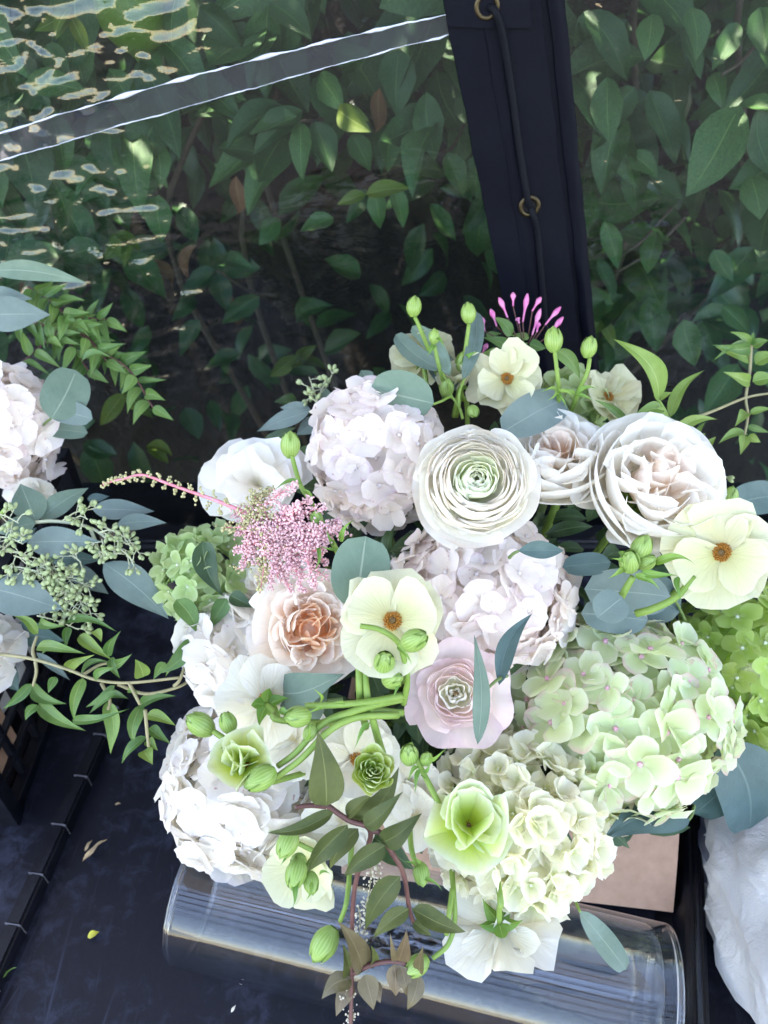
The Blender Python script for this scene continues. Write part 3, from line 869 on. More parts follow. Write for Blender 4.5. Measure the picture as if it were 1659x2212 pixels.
HAND = [((335, 305), (345, 412), .93), ((342, 420), (350, 525), .92), ((320, 410), (185, 375), .95), ((395, 445), (425, 525), .96),
    ((275, 545), (360, 645), .93), ((220, 535), (110, 560), .95), ((470, 575), (555, 585), .97), ((465, 580), (390, 645), .97), ((470, 590), (492, 675), .98),
    ((385, -20), (372, 108), .93), ((372, -30), (345, 60), .95), ((278, 75), (352, 158), .95), ((430, 15), (525, 108), .98), ((470, 60), (565, 85), 1.0),
    ((585, 5), (672, 85), .95), ((642, 250), (540, 292), .92), ((648, 262), (655, 392), .93), ((680, 262), (718, 372), .94), ((862, 105), (858, 255), .93),
    ((922, 198), (940, 348), .92), ((690, 158), (742, 242), .96), ((720, 130), (805, 108), .98), ((812, 408), (822, 495), .95), ((848, 398), (872, 492), .96),
    ((790, 408), (748, 482), .97), ((845, 278), (838, 372), .96), ((965, 330), (1002, 425), .95), ((960, 372), (878, 358), 1.0), ((1000, 200), (1010, 270), .94),
    ((1312, 165), (1318, 310), .92), ((1372, 188), (1298, 292), .94), ((1410, 30), (1392, 132), .96), ((1492, 15), (1502, 132), .93), ((1592, 48), (1538, 152), .94),
    ((1640, 15), (1652, 122), .93), ((1600, 228), (1482, 425), .91), ((1640, 232), (1672, 385), .92), ((1585, 236), (1705, 262), .93), ((1472, 60), (1515, 172), .95),
    ((1540, 158), (1562, 238), .97), ((1622, 378), (1642, 475), .95), ((1398, 360), (1475, 432), .96), ((1305, 478), (1335, 582), .94), ((1420, 498), (1398, 592), .95),
    ((1400, 640), (1418, 762), .96), ((1478, 690), (1502, 792), .97), ((1540, 540), (1585, 610), .98), ((1290, 560), (1330, 650), .94), ((1360, 330), (1420, 385), .95),
    ((60, 75), (-10, 130), .96), ((100, 95), (150, 180), .95), ((130, 220), (60, 300), .97), ((180, 190), (210, 240), .99), ((30, 250), (-30, 330), .94),
    ((600, 470), (560, 530), 1.02), ((560, 640), (480, 700), 1.0), ((640, 690), (720, 660), 1.03), ((520, 760), (440, 800), 1.0), ((610, 780), (690, 810), 1.03),
    ((700, 760), (780, 720), 1.05), ((430, 690), (390, 770), .99), ((330, 820), (260, 870), .95), ((400, 880), (430, 950), .95), ((960, 590), (900, 640), 1.03),
    ((1000, 640), (1060, 690), 1.02), ((780, 590), (700, 560), 1.05), ((1560, 660), (1620, 720), 1.0), ((930, 440), (985, 520), 1.0), ((720, 470), (650, 500), 1.02),
    ((500, 210), (420, 250), .99), ((560, 330), (470, 320), 1.0), ((760, 290), (800, 370), .98), ((1030, 330), (1030, 430), .95)]
nl = 0
for (a, c, y) in HAND:
    A = at_y(a[0], a[1], y + .03); B = at_y(c[0], c[1], y)
    bush_leaf(A, B); nl += 1
    # a twig feeding the leaf
# random sprays: rosettes of leaves at twig ends, nearest ones as single parts
def spray(c, n, spread, sink):
    out = []
    axis = Vector((brnd.uniform(-.8, .8), brnd.uniform(-.9, -.2), brnd.uniform(-.6, .4))).normalized()
    for i in range(n):
        d = Vector((brnd.gauss(0, .7), brnd.gauss(-.15, .35), brnd.gauss(-.55, .5))) + axis * .6
        d.normalize()
        L_ = brnd.uniform(.065, .118)
        A = c + Vector((brnd.gauss(0, spread), brnd.gauss(0, spread), brnd.gauss(0, spread)))
        out.append((A, A + d * L_))
    return out
young = [at_y(x, y, yy) for x, y, yy in ((155, 15, .97), (150, 30, .98), (640, 770, 1.0), (655, 785, 1.0), (250, 500, .96), (285, 505, .96), (790, 420, .95), (730, 235, .96), (1300, 690, .98), (270, 850, .93), (320, 960, .92))]
for p in young:
    for k in range(2):
        d = Vector((brnd.uniform(-1, 1), brnd.uniform(-.6, 0), brnd.uniform(-.9, .5))).normalized()
        bush_leaf(p, p + d * brnd.uniform(.035, .06), mesh=brnd.choice(LMY)); nl += 1
for x, y, yy in ((400, 80, .99), (425, 530, 1.0), (320, 560, 1.02), (500, 640, 1.03), (820, 190, 1.0), (100, 280, .98), (60, 590, .97), (510, 380, 1.02)):
    p = at_y(x, y, yy); d = Vector((brnd.uniform(-1, 1), 0, -1)).normalized()
    bush_leaf(p, p + d * .05, mesh=LMD[0]); nl += 1
def thick(px, py):
    """how thick the bush stands, over the view: full at the top and right, thin low in the middle"""
    t = smooth(430, 200, py)
    r = smooth(1180, 1330, px) * smooth(820, 620, py)
    l = smooth(330, 120, px) * smooth(700, 500, py) * .7
    return max(.09, t, .85 * r, l)
tries = 0
while nl < 298 and tries < 5000:
    tries += 1
    px, py = brnd.uniform(-60, 1720), brnd.uniform(-120, 1000)
    if brnd.random() > thick(px, py): continue
    yy = brnd.uniform(.97, 1.14)
    c = at_y(px, py, yy)
    for A, B in spray(c, 3, .022, 0):
        if nl < 298:
            bush_leaf(A, B); nl += 1
# the deeper mass
bb = MB()
base = []
for k in range(4):
    t = MB(); add_leaf(t, (0, 0, 0), (0, 1, 0), .46, (0, 0, 1), nu=2, nv=5, arch=.1, fold=.3, seed=k); base.append((np.concatenate(t.v), t.f, np.concatenate(t.uv)))
def deep_leaf(A, d, L_, n):
    v, f, uv = base[brnd.randrange(4)]
    y = d; z = (n - y * n.dot(y)).normalized(); x = y.cross(z)
    Mx = np.array([[x.x, x.y, x.z], [y.x, y.y, y.z], [z.x, z.y, z.z]])
    bb.add((v * L_) @ Mx + np.array(A), f, uv)
def scatter(n, yr, zr, gate):
    for k in range(n):
        x, y, z = brnd.uniform(-1.6, 1.6), brnd.uniform(*yr), brnd.uniform(*zr)
        if gate:
            rel = Vector((x, y, z)) - CAM; dp = rel.dot(FW)
            if brnd.random() > thick(829.5 + 1659 * rel.x / dp, 1106 - 1659 * rel.dot(UP) / dp): continue
        d = Vector((brnd.gauss(0, .6), brnd.gauss(-.2, .5), brnd.gauss(-.5, .5))).normalized()
        n_ = Vector((brnd.gauss(0, .6), brnd.gauss(-.5, .5), brnd.gauss(.6, .4))).normalized()
        if abs(n_.dot(d)) > .97: continue
        deep_leaf((x, y, z), d, brnd.uniform(.06, .11), n_)
scatter(5000, (1.14, 1.45), (-.3, 1.1), True)
scatter(3800, (1.45, 2.0), (-.45, 1.1), True)
scatter(9000, (1.02, 2.2), (.92, 1.9), False)      # crown above the frame, which keeps the bush's inside dark
tag(part('foliage', bb.mesh('foliage', M_bush, origin=BO), bush), kind='stuff')
# branches
for k in range(6):
    x0 = brnd.uniform(-.9, .9)
    pts = [Vector((x0 * .4, 1.45, -.72)), Vector((x0 * .8, 1.3, -.1)), Vector((x0 + brnd.uniform(-.1, .1), 1.16 + brnd.uniform(-.05, .1), .35)), Vector((x0 + brnd.uniform(-.25, .25), 1.1, .75)), Vector((x0 + brnd.uniform(-.3, .3), 1.2, 1.3))]
    t = MB(); t.tube(curve_pts(pts, 5), .007, .003, sides=6)
    part('branch', t.mesh('branch', M_twig, origin=BO), bush)
for a, c in (((645, 262), (760, 210)), ((1330, 590), (1480, 470)), ((1010, 250), (960, 330)), ((1560, 160), (1659, 60)), ((340, 412), (250, 470)), ((470, 585), (600, 640)), ((1330, 560), (1450, 450))):
    A, B = at_y(a[0], a[1], .955), at_y(c[0], c[1], 1.08)
    t = MB(); t.tube(curve_pts([A, A.lerp(B, .5) + Vector((0, 0, -.01)), B], 5), .0016, .003, sides=6)
    part('twig', t.mesh('twig', M_twig, origin=BO), bush)
# the green fruit
c = at_y(290, 18, .965)
t = MB()
fd = Vector((-.1, -.1, -1)).normalized(); q = fd.to_track_quat('Z', 'Y')
def fn(u, v):
    th = math.pi * v
    r = math.sin(th) * .041 * (1 + .05 * math.cos(th)); z = -math.cos(th) * .043
    if v > .93: z += (v - .93) / .07 * .007; r *= .9
    return c + q @ Vector((r * math.cos(2 * math.pi * u), r * math.sin(2 * math.pi * u), z))
t.grid(fn, 32, 24)
tag(part('green_fruit', t.mesh('green_fruit', lime_mat(), origin=BO), bush), label='round green citrus fruit hanging at the top')

# added dark backdrop behind the bush, standing in for its deep inner shade
M_bush_shade = plain_mat('bush_shade_dark', (.010, .008, .007), (.022, .017, .013), rough=.95, scale=14, bump=1.0, dist=.03)
bb = MB()
def fn(u, v):
    x = -6 + 12 * u
    return (x, lerp(1.35, 2.6, v) + .08 * noise.noise(Vector((x * 2, v * 6, 0))), lerp(-.73, 2.6, v) + .05 * noise.noise(Vector((x * 3, v * 5, 4))))
bb.grid(fn, 60, 24); tag(part('shade_backdrop', bb.mesh('shade_backdrop', M_bush_shade), None), kind='structure')
# ================================================================ FLOWER MATERIALS
P_white  = petal_mat('petal_white', [(0, (.72, .74, .56)), (.18, (.91, .86, .76)), (1, (.93, .89, .83))], edge=(.86, .80, .80), vary=.07, veins=.55, spot=(.62, .30, .28), spot_amt=.7)
P_blush  = petal_mat('petal_blush', [(0, (.62, .50, .46)), (.15, (.93, .85, .78)), (.6, (.96, .895, .84)), (1, (.96, .88, .84))], edge=(.91, .78, .82), vary=.07, veins=.55, spot=(.62, .30, .30), spot_amt=.7)
P_ivory  = petal_mat('petal_ivory_green', [(0, (.58, .66, .22)), (.25, (.80, .81, .54)), (.7, (.92, .89, .70)), (1, (.95, .92, .78))], vary=.07)
P_lime   = petal_mat('petal_lime_pink', [(0, (.80, .82, .62)), (.2, (.68, .77, .42)), (.6, (.73, .82, .50)), (1, (.82, .86, .66))], edge=(.84, .58, .54), vary=.06)
P_green  = petal_mat('petal_bright_green', [(0, (.55, .66, .30)), (.3, (.44, .62, .12)), (1, (.52, .67, .22))], vary=.12)
P_pgreen = petal_mat('petal_pale_green', [(0, (.60, .70, .42)), (.4, (.50, .66, .27)), (1, (.60, .73, .40))], vary=.12)
P_cream  = petal_mat('petal_cream', [(0, (.72, .76, .46)), (.3, (.90, .86, .70)), (.75, (.91, .87, .78)), (1, (.92, .89, .84))], trans=.48, vary=.04, edge=(.82, .68, .54))
P_green_heart = petal_mat('petal_green_heart', [(0, (.68, .79, .42)), (.5, (.85, .89, .66)), (1, (.94, .94, .83))], trans=.5, vary=.04)
P_pink   = petal_mat('petal_pale_pink', [(0, (.93, .84, .70)), (.4, (.93, .80, .74)), (.8, (.93, .76, .74)), (1, (.92, .71, .72))], trans=.48, vary=.10)
P_pink_heart = petal_mat('petal_pink_heart', [(0, (.82, .84, .60)), (.6, (.93, .91, .78)), (1, (.95, .90, .84))], trans=.5, vary=.05)
P_rose   = petal_mat('petal_white_rose', [(0, (.72, .66, .46)), (.25, (.96, .91, .82)), (1, (.97, .95, .91))], trans=.52, vary=.03, veins=.15)
P_peach  = petal_mat('petal_peach', [(0, (.97, .50, .22)), (.5, (.97, .66, .42)), (1, (.97, .79, .64))], trans=.5, vary=.08)
P_peachp = petal_mat('petal_pale_peach', [(0, (.96, .66, .42)), (.4, (.95, .81, .68)), (1, (.95, .88, .81))], trans=.45, vary=.05)
P_butter = petal_mat('petal_butter', [(0, (.64, .60, .15)), (.22, (.72, .69, .36)), (.6, (.74, .72, .45)), (1, (.76, .74, .53))], trans=.40, vary=.04, veins=1.0)
P_bcream = petal_mat('petal_butter_cream', [(0, (.74, .62, .32)), (.25, (.87, .81, .63)), (1, (.84, .80, .70))], trans=.40, vary=.05, veins=1.0)
P_young  = petal_mat('petal_young_lime', [(0, (.36, .54, .03)), (.45, (.50, .64, .08)), (.8, (.64, .72, .30)), (1, (.74, .79, .56))], trans=.4, vary=.06, veins=.4)
M_stamen = plain_mat('stamen_orange', (.36, .13, .015), (.50, .22, .03), rough=.7, scale=900, bump=.4, vary=.1)
M_pistil = plain_mat('pistil_brown', (.10, .055, .02), (.17, .10, .03), rough=.6, scale=600)
M_eye_pink = plain_mat('eye_pink', (.62, .28, .36), (.74, .46, .50), rough=.5, scale=300)
M_eye_pale = plain_mat('eye_pale', (.74, .66, .66), (.78, .74, .72), rough=.5, scale=300)
M_eye_green = plain_mat('eye_green', (.62, .68, .46), (.72, .76, .6), rough=.5, scale=300)
M_core = plain_mat('hydrangea_core', (.50, .54, .30), (.64, .66, .44), rough=.8, scale=60, bump=.8, dist=.01)
M_stem = plain_mat('flower_stem', (.15, .26, .04), (.23, .34, .075), rough=.5, scale=50, bump=.2, trans=.1)
M_stem_d = plain_mat('dark_stem', (.10, .16, .05), (.15, .22, .07), rough=.55, scale=50)
def bud_mat():
    m, N, L, out = nt('green_bud')
    uv = N('ShaderNodeUVMap'); sx = N('ShaderNodeSeparateXYZ'); L(uv.outputs[0], sx.inputs[0])
    a = N('ShaderNodeMath', operation='MULTIPLY'); L(sx.outputs['X'], a.inputs[0]); a.inputs[1].default_value = 5.0
    f = N('ShaderNodeMath', operation='PINGPONG'); L(a.outputs[0], f.inputs[0]); f.inputs[1].default_value = .5
    tc = N('ShaderNodeTexCoord'); no = N('ShaderNodeTexNoise', Scale=70.0, Detail=3.0); L(tc.outputs['Object'], no.inputs['Vector'])
    s = N('ShaderNodeMath', operation='MULTIPLY_ADD'); L(no.outputs['Fac'], s.inputs[0]); s.inputs[1].default_value = .5; L(f.outputs[0], s.inputs[2])
    r = ramp(N, [(.15, (.36, .48, .17)), (.5, (.25, .39, .085)), (.9, (.18, .32, .05))]); L(s.outputs[0], r.inputs[0])
    p = N('ShaderNodeBsdfPrincipled', Roughness=.4); L(r.outputs[0], p.inputs['Base Color'])
    tr = N('ShaderNodeBsdfTranslucent'); L(r.outputs[0], tr.inputs['Color']); ms = N('ShaderNodeMixShader', Fac=.2)
    L(p.outputs[0], ms.inputs[1]); L(tr.outputs[0], ms.inputs[2]); L(ms.outputs[0], out.inputs[0])
    return m
M_bud = bud_mat()
M_bract = leaf_mat('bract_green', (.11, .25, .035), (.19, .34, .06), (.3, .42, .14), rough=.45, trans=.25, vary=.15, sidew=0)
M_euc = leaf_mat('eucalyptus_leaf', (.085, .140, .098), (.125, .185, .132), (.19, .25, .18), rough=.55, trans=.06, spec=.35, ribw=.022, bloom=.25, vary=.14, side=7, sidew=.10, bump=.25, blotch=(.17, .25, .22))
M_euc_b = leaf_mat('eucalyptus_leaf_blue', (.100, .145, .130), (.140, .19, .17), (.19, .24, .21), rough=.6, trans=.05, spec=.3, ribw=.018, bloom=.35, vary=.10, side=7, sidew=.08, bump=.2)
M_euc_d = leaf_mat('eucalyptus_leaf_dark', (.040, .085, .075), (.065, .12, .11), (.10, .16, .14), rough=.5, trans=.05, ribw=.02, bloom=.15, vary=.12, side=7, sidew=.10)
M_jas = leaf_mat('jasmine_leaf', (.075, .165, .035), (.115, .215, .055), (.20, .30, .09), rough=.42, trans=.2, ribw=.03, vary=.22, side=6, sidew=.16)
M_jas_y = leaf_mat('jasmine_leaf_bright', (.15, .26, .05), (.21, .33, .08), (.30, .42, .13), rough=.42, trans=.28, ribw=.03, vary=.16, side=6, sidew=.2)
M_jas_d = leaf_mat('jasmine_leaf_dark', (.045, .062, .016), (.080, .098, .028), (.13, .15, .05), rough=.46, trans=.08, spec=.22, ribw=.025, vary=.18, side=6, sidew=.06)
M_jas_r = leaf_mat('jasmine_leaf_bronze', (.105, .075, .035), (.150, .115, .055), (.20, .15, .08), rough=.36, trans=.1, ribw=.03, vary=.15, side=6, sidew=.06)
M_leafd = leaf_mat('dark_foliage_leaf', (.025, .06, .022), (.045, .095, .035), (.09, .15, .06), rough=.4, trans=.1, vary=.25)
M_vine = plain_mat('vine_stem', (.22, .20, .10), (.32, .28, .15), rough=.6, scale=80, bump=.3)
M_vine_r = plain_mat('vine_stem_maroon', (.085, .03, .028), (.13, .055, .045), rough=.5, scale=80)
M_seed = plain_mat('seed_pod', (.25, .31, .14), (.36, .42, .22), rough=.6, scale=200, bump=.2)
M_seedstem = plain_mat('seed_stalk', (.40, .42, .27), (.50, .52, .36), rough=.6)
M_ast_pink = plain_mat('astilbe_pink', (.74, .40, .43), (.86, .60, .60), rough=.6, scale=500, vary=.12, trans=.15)
M_ast_tip = plain_mat('astilbe_green', (.36, .33, .15), (.50, .47, .26), rough=.6, scale=500, vary=.12)
M_ast_stem = plain_mat('astilbe_stem', (.60, .16, .20), (.70, .27, .32), rough=.5, scale=80)
M_pinkbud = plain_mat('jasmine_pink_bud', (.62, .10, .34), (.78, .32, .52), rough=.5, scale=120, trans=.15)
M_filler = plain_mat('dried_filler', (.55, .48, .36), (.70, .64, .52), rough=.8, scale=300)

# ================================================================ FLOWER GENERATORS
NECK = Vector((.10, .50, .06))
def tocam(px, py, sx=0.0, sy=0.0):
    return ((-ray(px, py)).normalized() + RT * sx + UP * sy).normalized()
def fan_petal(L_, W_, seed, cup=.25, curl=.2, ruffle=.05, nu=10, nv=7, notch=0.0, obov=.35, kfreq=7.0, twist=0.0, side=0.0):
    A, B = W_ / 2, L_ / 2
    rr = random.Random(seed)
    p1, p2 = rr.uniform(0, 6.3), rr.uniform(0, 6.3)
    k1 = kfreq * rr.uniform(.8, 1.2)
    def fn(u, v):
        ph = (2 * u - 1) * 1.40
        r = (2 * math.cos(ph) / B) / (math.sin(ph) ** 2 / A ** 2 + math.cos(ph) ** 2 / B ** 2)
        r *= 1 - notch * math.exp(-(ph / .16) ** 2) * v
        r *= 1 + .035 * math.sin(k1 * 1.6 * ph + p2) * v
        v_ = v ** .85
        x, y = r * v_ * math.sin(ph), r * v_ * math.cos(ph)
        t = y / L_
        x *= (1 - obov * .5) + obov * t
        z = cup * (x * x) / max(A, 1e-6) + curl * L_ * t * t
        z += ruffle * L_ * v ** 2.5 * (math.sin(k1 * ph + p1) + .5 * math.sin(2.3 * k1 * ph + p2))
        z += .035 * L_ * noise.noise(Vector((x / L_ * 2.2 + seed * .37, t * 2.2, seed * .71)))
        z += twist * x * t
        return (x + side * y * t, y, z)
    return fn
def mesh_of(name, fn, nu, nv, mat):
    b_ = MB(); b_.grid(fn, nu, nv); return b_.mesh(name, mat)
def petal_rot(ang, tilt, roll=0.0):
    return Quaternion((0, 0, 1), ang) @ Quaternion((1, 0, 0), tilt) @ Quaternion((0, 1, 0), roll)
def stem_to(root, axis, pos, mat=M_stem, r=.0026, ln=.045, end=.72, name='stem'):
    """a stem from the flower's back into the arrangement, in the root's local space"""
    q = root.rotation_quaternion if root.rotation_mode == 'QUATERNION' else Quaternion()
    pts = [pos - axis * .002, pos - axis * ln * .5, pos - axis * ln, (pos - axis * ln).lerp(NECK, end * .5), (pos - axis * ln).lerp(NECK, end)]
    loc = [q.inverted() @ (p - Vector(root.location)) for p in pts]
    b_ = MB(); b_.tube(curve_pts(loc, 4), r, r * 1.1, sides=7)
    return part(name, b_.mesh(name, mat), root)

SEED = [100]
def nxt():
    SEED[0] += 1
    return SEED[0]

def floret_meshes(mat, size, n, ratio=1.0, cup=.2, ruffle=.03, tilt=(5, 24), obov=.3, curl=-.05):
    out = []
    for k in range(n):
        rr = random.Random(nxt())
        b_ = MB()
        for i in range(4):
            L_ = size * .5 * rr.uniform(.88, 1.1); W_ = L_ * ratio * rr.uniform(.92, 1.1)
            fn = fan_petal(L_, W_, nxt(), cup=cup * rr.uniform(-.6, 1.3), curl=curl + rr.uniform(-.12, .12), ruffle=ruffle, obov=obov)
            q = petal_rot(i * math.pi / 2 + rr.uniform(-.14, .14), math.radians(rr.uniform(*tilt)), rr.uniform(-.15, .15))
            off = Vector((0, 0, (.018 if i % 2 else 0) * size))
            b_.grid(lambda u, v, fn=fn, q=q, off=off: q @ (Vector(fn(u, v)) + Vector((0, size * .015, 0))) + off, 12, 5)
        out.append(b_.mesh('floret', mat))
    return out
def eye_mesh(mat, r):
    b_ = MB(); b_.ball((0, 0, r * .6), r, seg=8, rings=5)
    for k in range(4):
        a = k * math.pi / 2 + .7
        b_.ball((math.cos(a) * r * .6, math.sin(a) * r * .6, r * 1.1), r * .45, seg=5, rings=4)
    return b_.mesh('floret_eye', mat)
def hydrangea(label, px, py, rpx, d, mat, n, fsize, eye, sq=(1, 1, 1), group='hydrangea heads in the arrangement', sx=0, sy=.15, nvar=6, keep=-.30, layer2=.75, seed=1, jit=.34, stem=True, **kw):
    c = at(px, py, d)
    r = rpx / 1659 * d
    rr = random.Random(seed)
    root = thing('hydrangea', label, 'hydrangea', c, None, group)
    ax_ = tocam(px, py, sx, sy)
    fl = floret_meshes(mat, fsize, nvar, **kw)
    em = eye_mesh(eye, fsize * .045)
    b_ = MB()
    def cf(u, v):
        d_ = Vector((math.cos(2 * math.pi * u) * math.sin(math.pi * v), math.sin(2 * math.pi * u) * math.sin(math.pi * v), math.cos(math.pi * v)))
        s = .60 * (1 + .10 * noise.noise(d_ * 4))
        return d_.x * r * s * sq[0], d_.y * r * s * sq[1], d_.z * r * s * sq[2]
    b_.grid(cf, 20, 14); part('flower_core', b_.mesh('flower_core', M_core), root)
    ga = math.pi * (3 - math.sqrt(5))
    for lay, (nn, rad) in enumerate(((n, 1.0), (int(n * layer2), .86))):
        for i in range(nn):
            z = 1 - 2 * (i + .5) / nn; t = math.sqrt(1 - z * z); a = ga * i + lay * 1.1
            dv = Vector((t * math.cos(a), t * math.sin(a), z))
            dv = (dv + Vector((rr.gauss(0, .10), rr.gauss(0, .10), rr.gauss(0, .10)))).normalized()
            if dv.dot(ax_) < keep: continue
            p = Vector((dv.x * r * sq[0], dv.y * r * sq[1], dv.z * r * sq[2])) * (rad - .10 + rr.uniform(-.07, .05))
            nv_ = (dv + Vector((rr.gauss(0, jit), rr.gauss(0, jit), rr.gauss(0, jit))) * .8).normalized()
            o = part('floret', rr.choice(fl), root, p, frame(nv_, rr.uniform(0, 6.3)), rr.uniform(.80, 1.16))
            part('floret_eye', em, o)
    if stem: stem_to(root, Vector((0, 0, 1)), c, M_stem_d, .004, r)
    return root

def stamen_parts(root, r=.0075, z=.0):
    b_ = MB()
    rr = random.Random(nxt())
    b_.ball((0, 0, z + r * .2), r * .8, seg=12, rings=6, stretch=.55)
    for i in range(110):
        a = i * 2.39996; q = math.sqrt(i / 110)
        rad = r * (.40 + .62 * q) * rr.uniform(.95, 1.08); zz = z + r * (.78 - .75 * q * q) + rr.uniform(-.05, .1) * r
        b_.ball((rad * math.cos(a), rad * math.sin(a), zz), r * .105, axis=(math.cos(a) * q, math.sin(a) * q, 1), seg=5, rings=3, stretch=1.9)
    tag(part('stamens', b_.mesh('stamens', M_stamen), root), kind='stuff')
    b_ = MB(); b_.ball((0, 0, z + r * .62), r * .36, seg=10, rings=6, stretch=.8)
    for i in range(9):
        a = i * .7; b_.ball((r * .22 * math.cos(a), r * .22 * math.sin(a), z + r * .85), r * .10, seg=5, rings=3)
    part('pistil', b_.mesh('pistil', M_pistil), root)
def sepals(root, n=5, L_=.016, tilt=-.5, mat=None, z=-.002):
    for i in range(n):
        fn = leaf_fn((0, .002, z), (0, L_, z), L_ * .5, (0, 0, 1), shape='bract', arch=.15, fold=.5)
        part('sepal', mesh_of('sepal', fn, 4, 7, mat or M_bract), root, (0, 0, 0), petal_rot(i * 6.283 / n + .3, tilt))
def butterfly(label, px, py, R, d, axis, mat=P_butter, n1=5, n2=3, open1=.14, open2=.30, ruffle=.09, back=False, group='butterfly ranunculus flowers', seed=None, centre=True, spin=0.0, wr=1.06, cup=.22, sep=.013):
    c = at(px, py, d)
    root = thing('butterfly_ranunculus', label, 'flower', c, frame(axis, spin), group)
    rr = random.Random(seed or nxt())
    for n, op, Lf, z in ((n1, open1, 1.0, 0.0), (n2, open2, .84, .002)):
        off = rr.uniform(0, 6.3)
        for i in range(n):
            L_ = R * Lf * rr.uniform(.88, 1.08); W_ = L_ * wr * rr.uniform(.92, 1.12)
            fn = fan_petal(L_, W_, nxt(), cup=cup * rr.uniform(-.4, 1.4), curl=rr.uniform(-.30, .22), ruffle=ruffle * rr.uniform(.5, 1.5), kfreq=rr.uniform(3.2, 6), notch=rr.uniform(0, .12), obov=.60, twist=rr.uniform(-.35, .35), side=rr.uniform(-.14, .14))
            me = mesh_of('petal', fn, 14, 9, mat)
            part('petal', me, root, (0, 0, z + .0012 * (i % 2)), petal_rot(off + i * 6.283 / n + rr.uniform(-.1, .1), op + rr.uniform(-.14, .14), rr.uniform(-.12, .12)) , None)
    if centre: stamen_parts(root, R * .17, .001)
    if back or sep: sepals(root, 5, sep)
    stem_to(root, Vector(axis).normalized(), c, M_stem, .0024, .04)
    return root

def shell(rho, h, R, u_span, seed, flare=0.0, wav=.03, depth=.55, spiral=.06, drop=.22, mid=1.14, base=.35, tip=0.0):
    """one cupped petal of a double flower: an arc of a bowl with its rim at radius rho, height h"""
    rr = random.Random(seed)
    p1, p2 = rr.uniform(0, 6.3), rr.uniform(0, 6.3)
    def fn(u, v):
        s = 2 * u - 1
        rho_ = rho * (1 + spiral * s) + wav * R * .25 * math.sin(5 * s + p1)
        hh = h - drop * R * abs(s) ** 3.5 + wav * R * (math.sin(4.3 * s + p1) + .6 * math.sin(9.1 * s + p2)) * .5 + tip * R * math.exp(-(s / .25) ** 2)
        a = s * u_span / 2 * (1 - .12 * v ** 4)
        b0 = (rho * base, h - depth * R); b1 = (rho_ * mid, h - depth * R * .45); b2 = (rho_ * (1 + flare), hh)
        t = v
        r = (1 - t) ** 2 * b0[0] + 2 * t * (1 - t) * b1[0] + t * t * b2[0]
        z = (1 - t) ** 2 * b0[1] + 2 * t * (1 - t) * b1[1] + t * t * b2[1]
        r += .012 * R * noise.noise(Vector((s * 2 + seed, t * 2, 1.3)))
        return (r * math.cos(a), r * math.sin(a), z)
    return fn
def double_ranunculus(label, px, py, R, d, axis, m_out, m_in, rings=12, seed=3, group='double ranunculus flowers', heart=None, spin=0.0, wav=.05, per=(6, 4), edge_flare=.30, dome_h=.50, core=.36):
    """many thin cupped petals: rims climb from the guard petals to a domed middle, the small heart sinks again"""
    c = at(px, py, d)
    root = thing('double_ranunculus', label, 'flower', c, frame(axis, spin), group)
    rr = random.Random(seed)
    n_out = int(rings * .64)
    for k in range(rings):
        q = k / (rings - 1)
        if k < n_out:
            t = k / (n_out - 1)
            rho = R * lerp(1.0, core + .08, t ** .9) / (1 if k < 2 else .9); h = R * dome_h * math.sin(math.pi / 2 * t) ** .9
            n = round(lerp(per[0], per[1], t)); mid = lerp(1.0, 1.10, t); dep = lerp(.30, .46, t)
        else:
            t = (k - n_out) / max(1, rings - 1 - n_out)
            rho = R * lerp(core, .10, t ** .85); h = R * (dome_h + .02 - .10 * math.sin(math.pi / 2 * t))
            n = round(lerp(5, 3, t)); mid = lerp(1.10, 1.25, t); dep = .42
        off = rr.uniform(0, 6.3) + k * 2.4
        flare = (edge_flare if k == 0 else edge_flare * .25) if k < 2 else (-.14 if k < n_out else lerp(-.16, -.60, t))
        for i in range(n):
            span = 6.283 / n * rr.uniform(1.25, 1.6)
            fn = shell(rho * rr.uniform(.92, 1.07), h + rr.uniform(-.03, .03) * R, R, span, nxt(), flare=flare + rr.uniform(-.03, .03), wav=wav * lerp(1.3, .8, q), depth=dep, spiral=rr.uniform(-.02, .12), drop=lerp(.20, .12, q), mid=mid, base=.5)
            me = mesh_of('petal', fn, 14, 6, m_in if k >= n_out else m_out)
            part('petal', me, root, (0, 0, 0), petal_rot(off + i * 6.283 / n + rr.uniform(-.25, .25), rr.uniform(-.07, .07), rr.uniform(-.05, .05)))
    if heart:
        b_ = MB(); b_.ball((0, 0, R * (dome_h - .12)), R * .07, seg=12, rings=6)
        part('heart', b_.mesh('heart', heart), root)
    stem_to(root, Vector(axis).normalized(), c, M_stem, .003, .04)
    return root
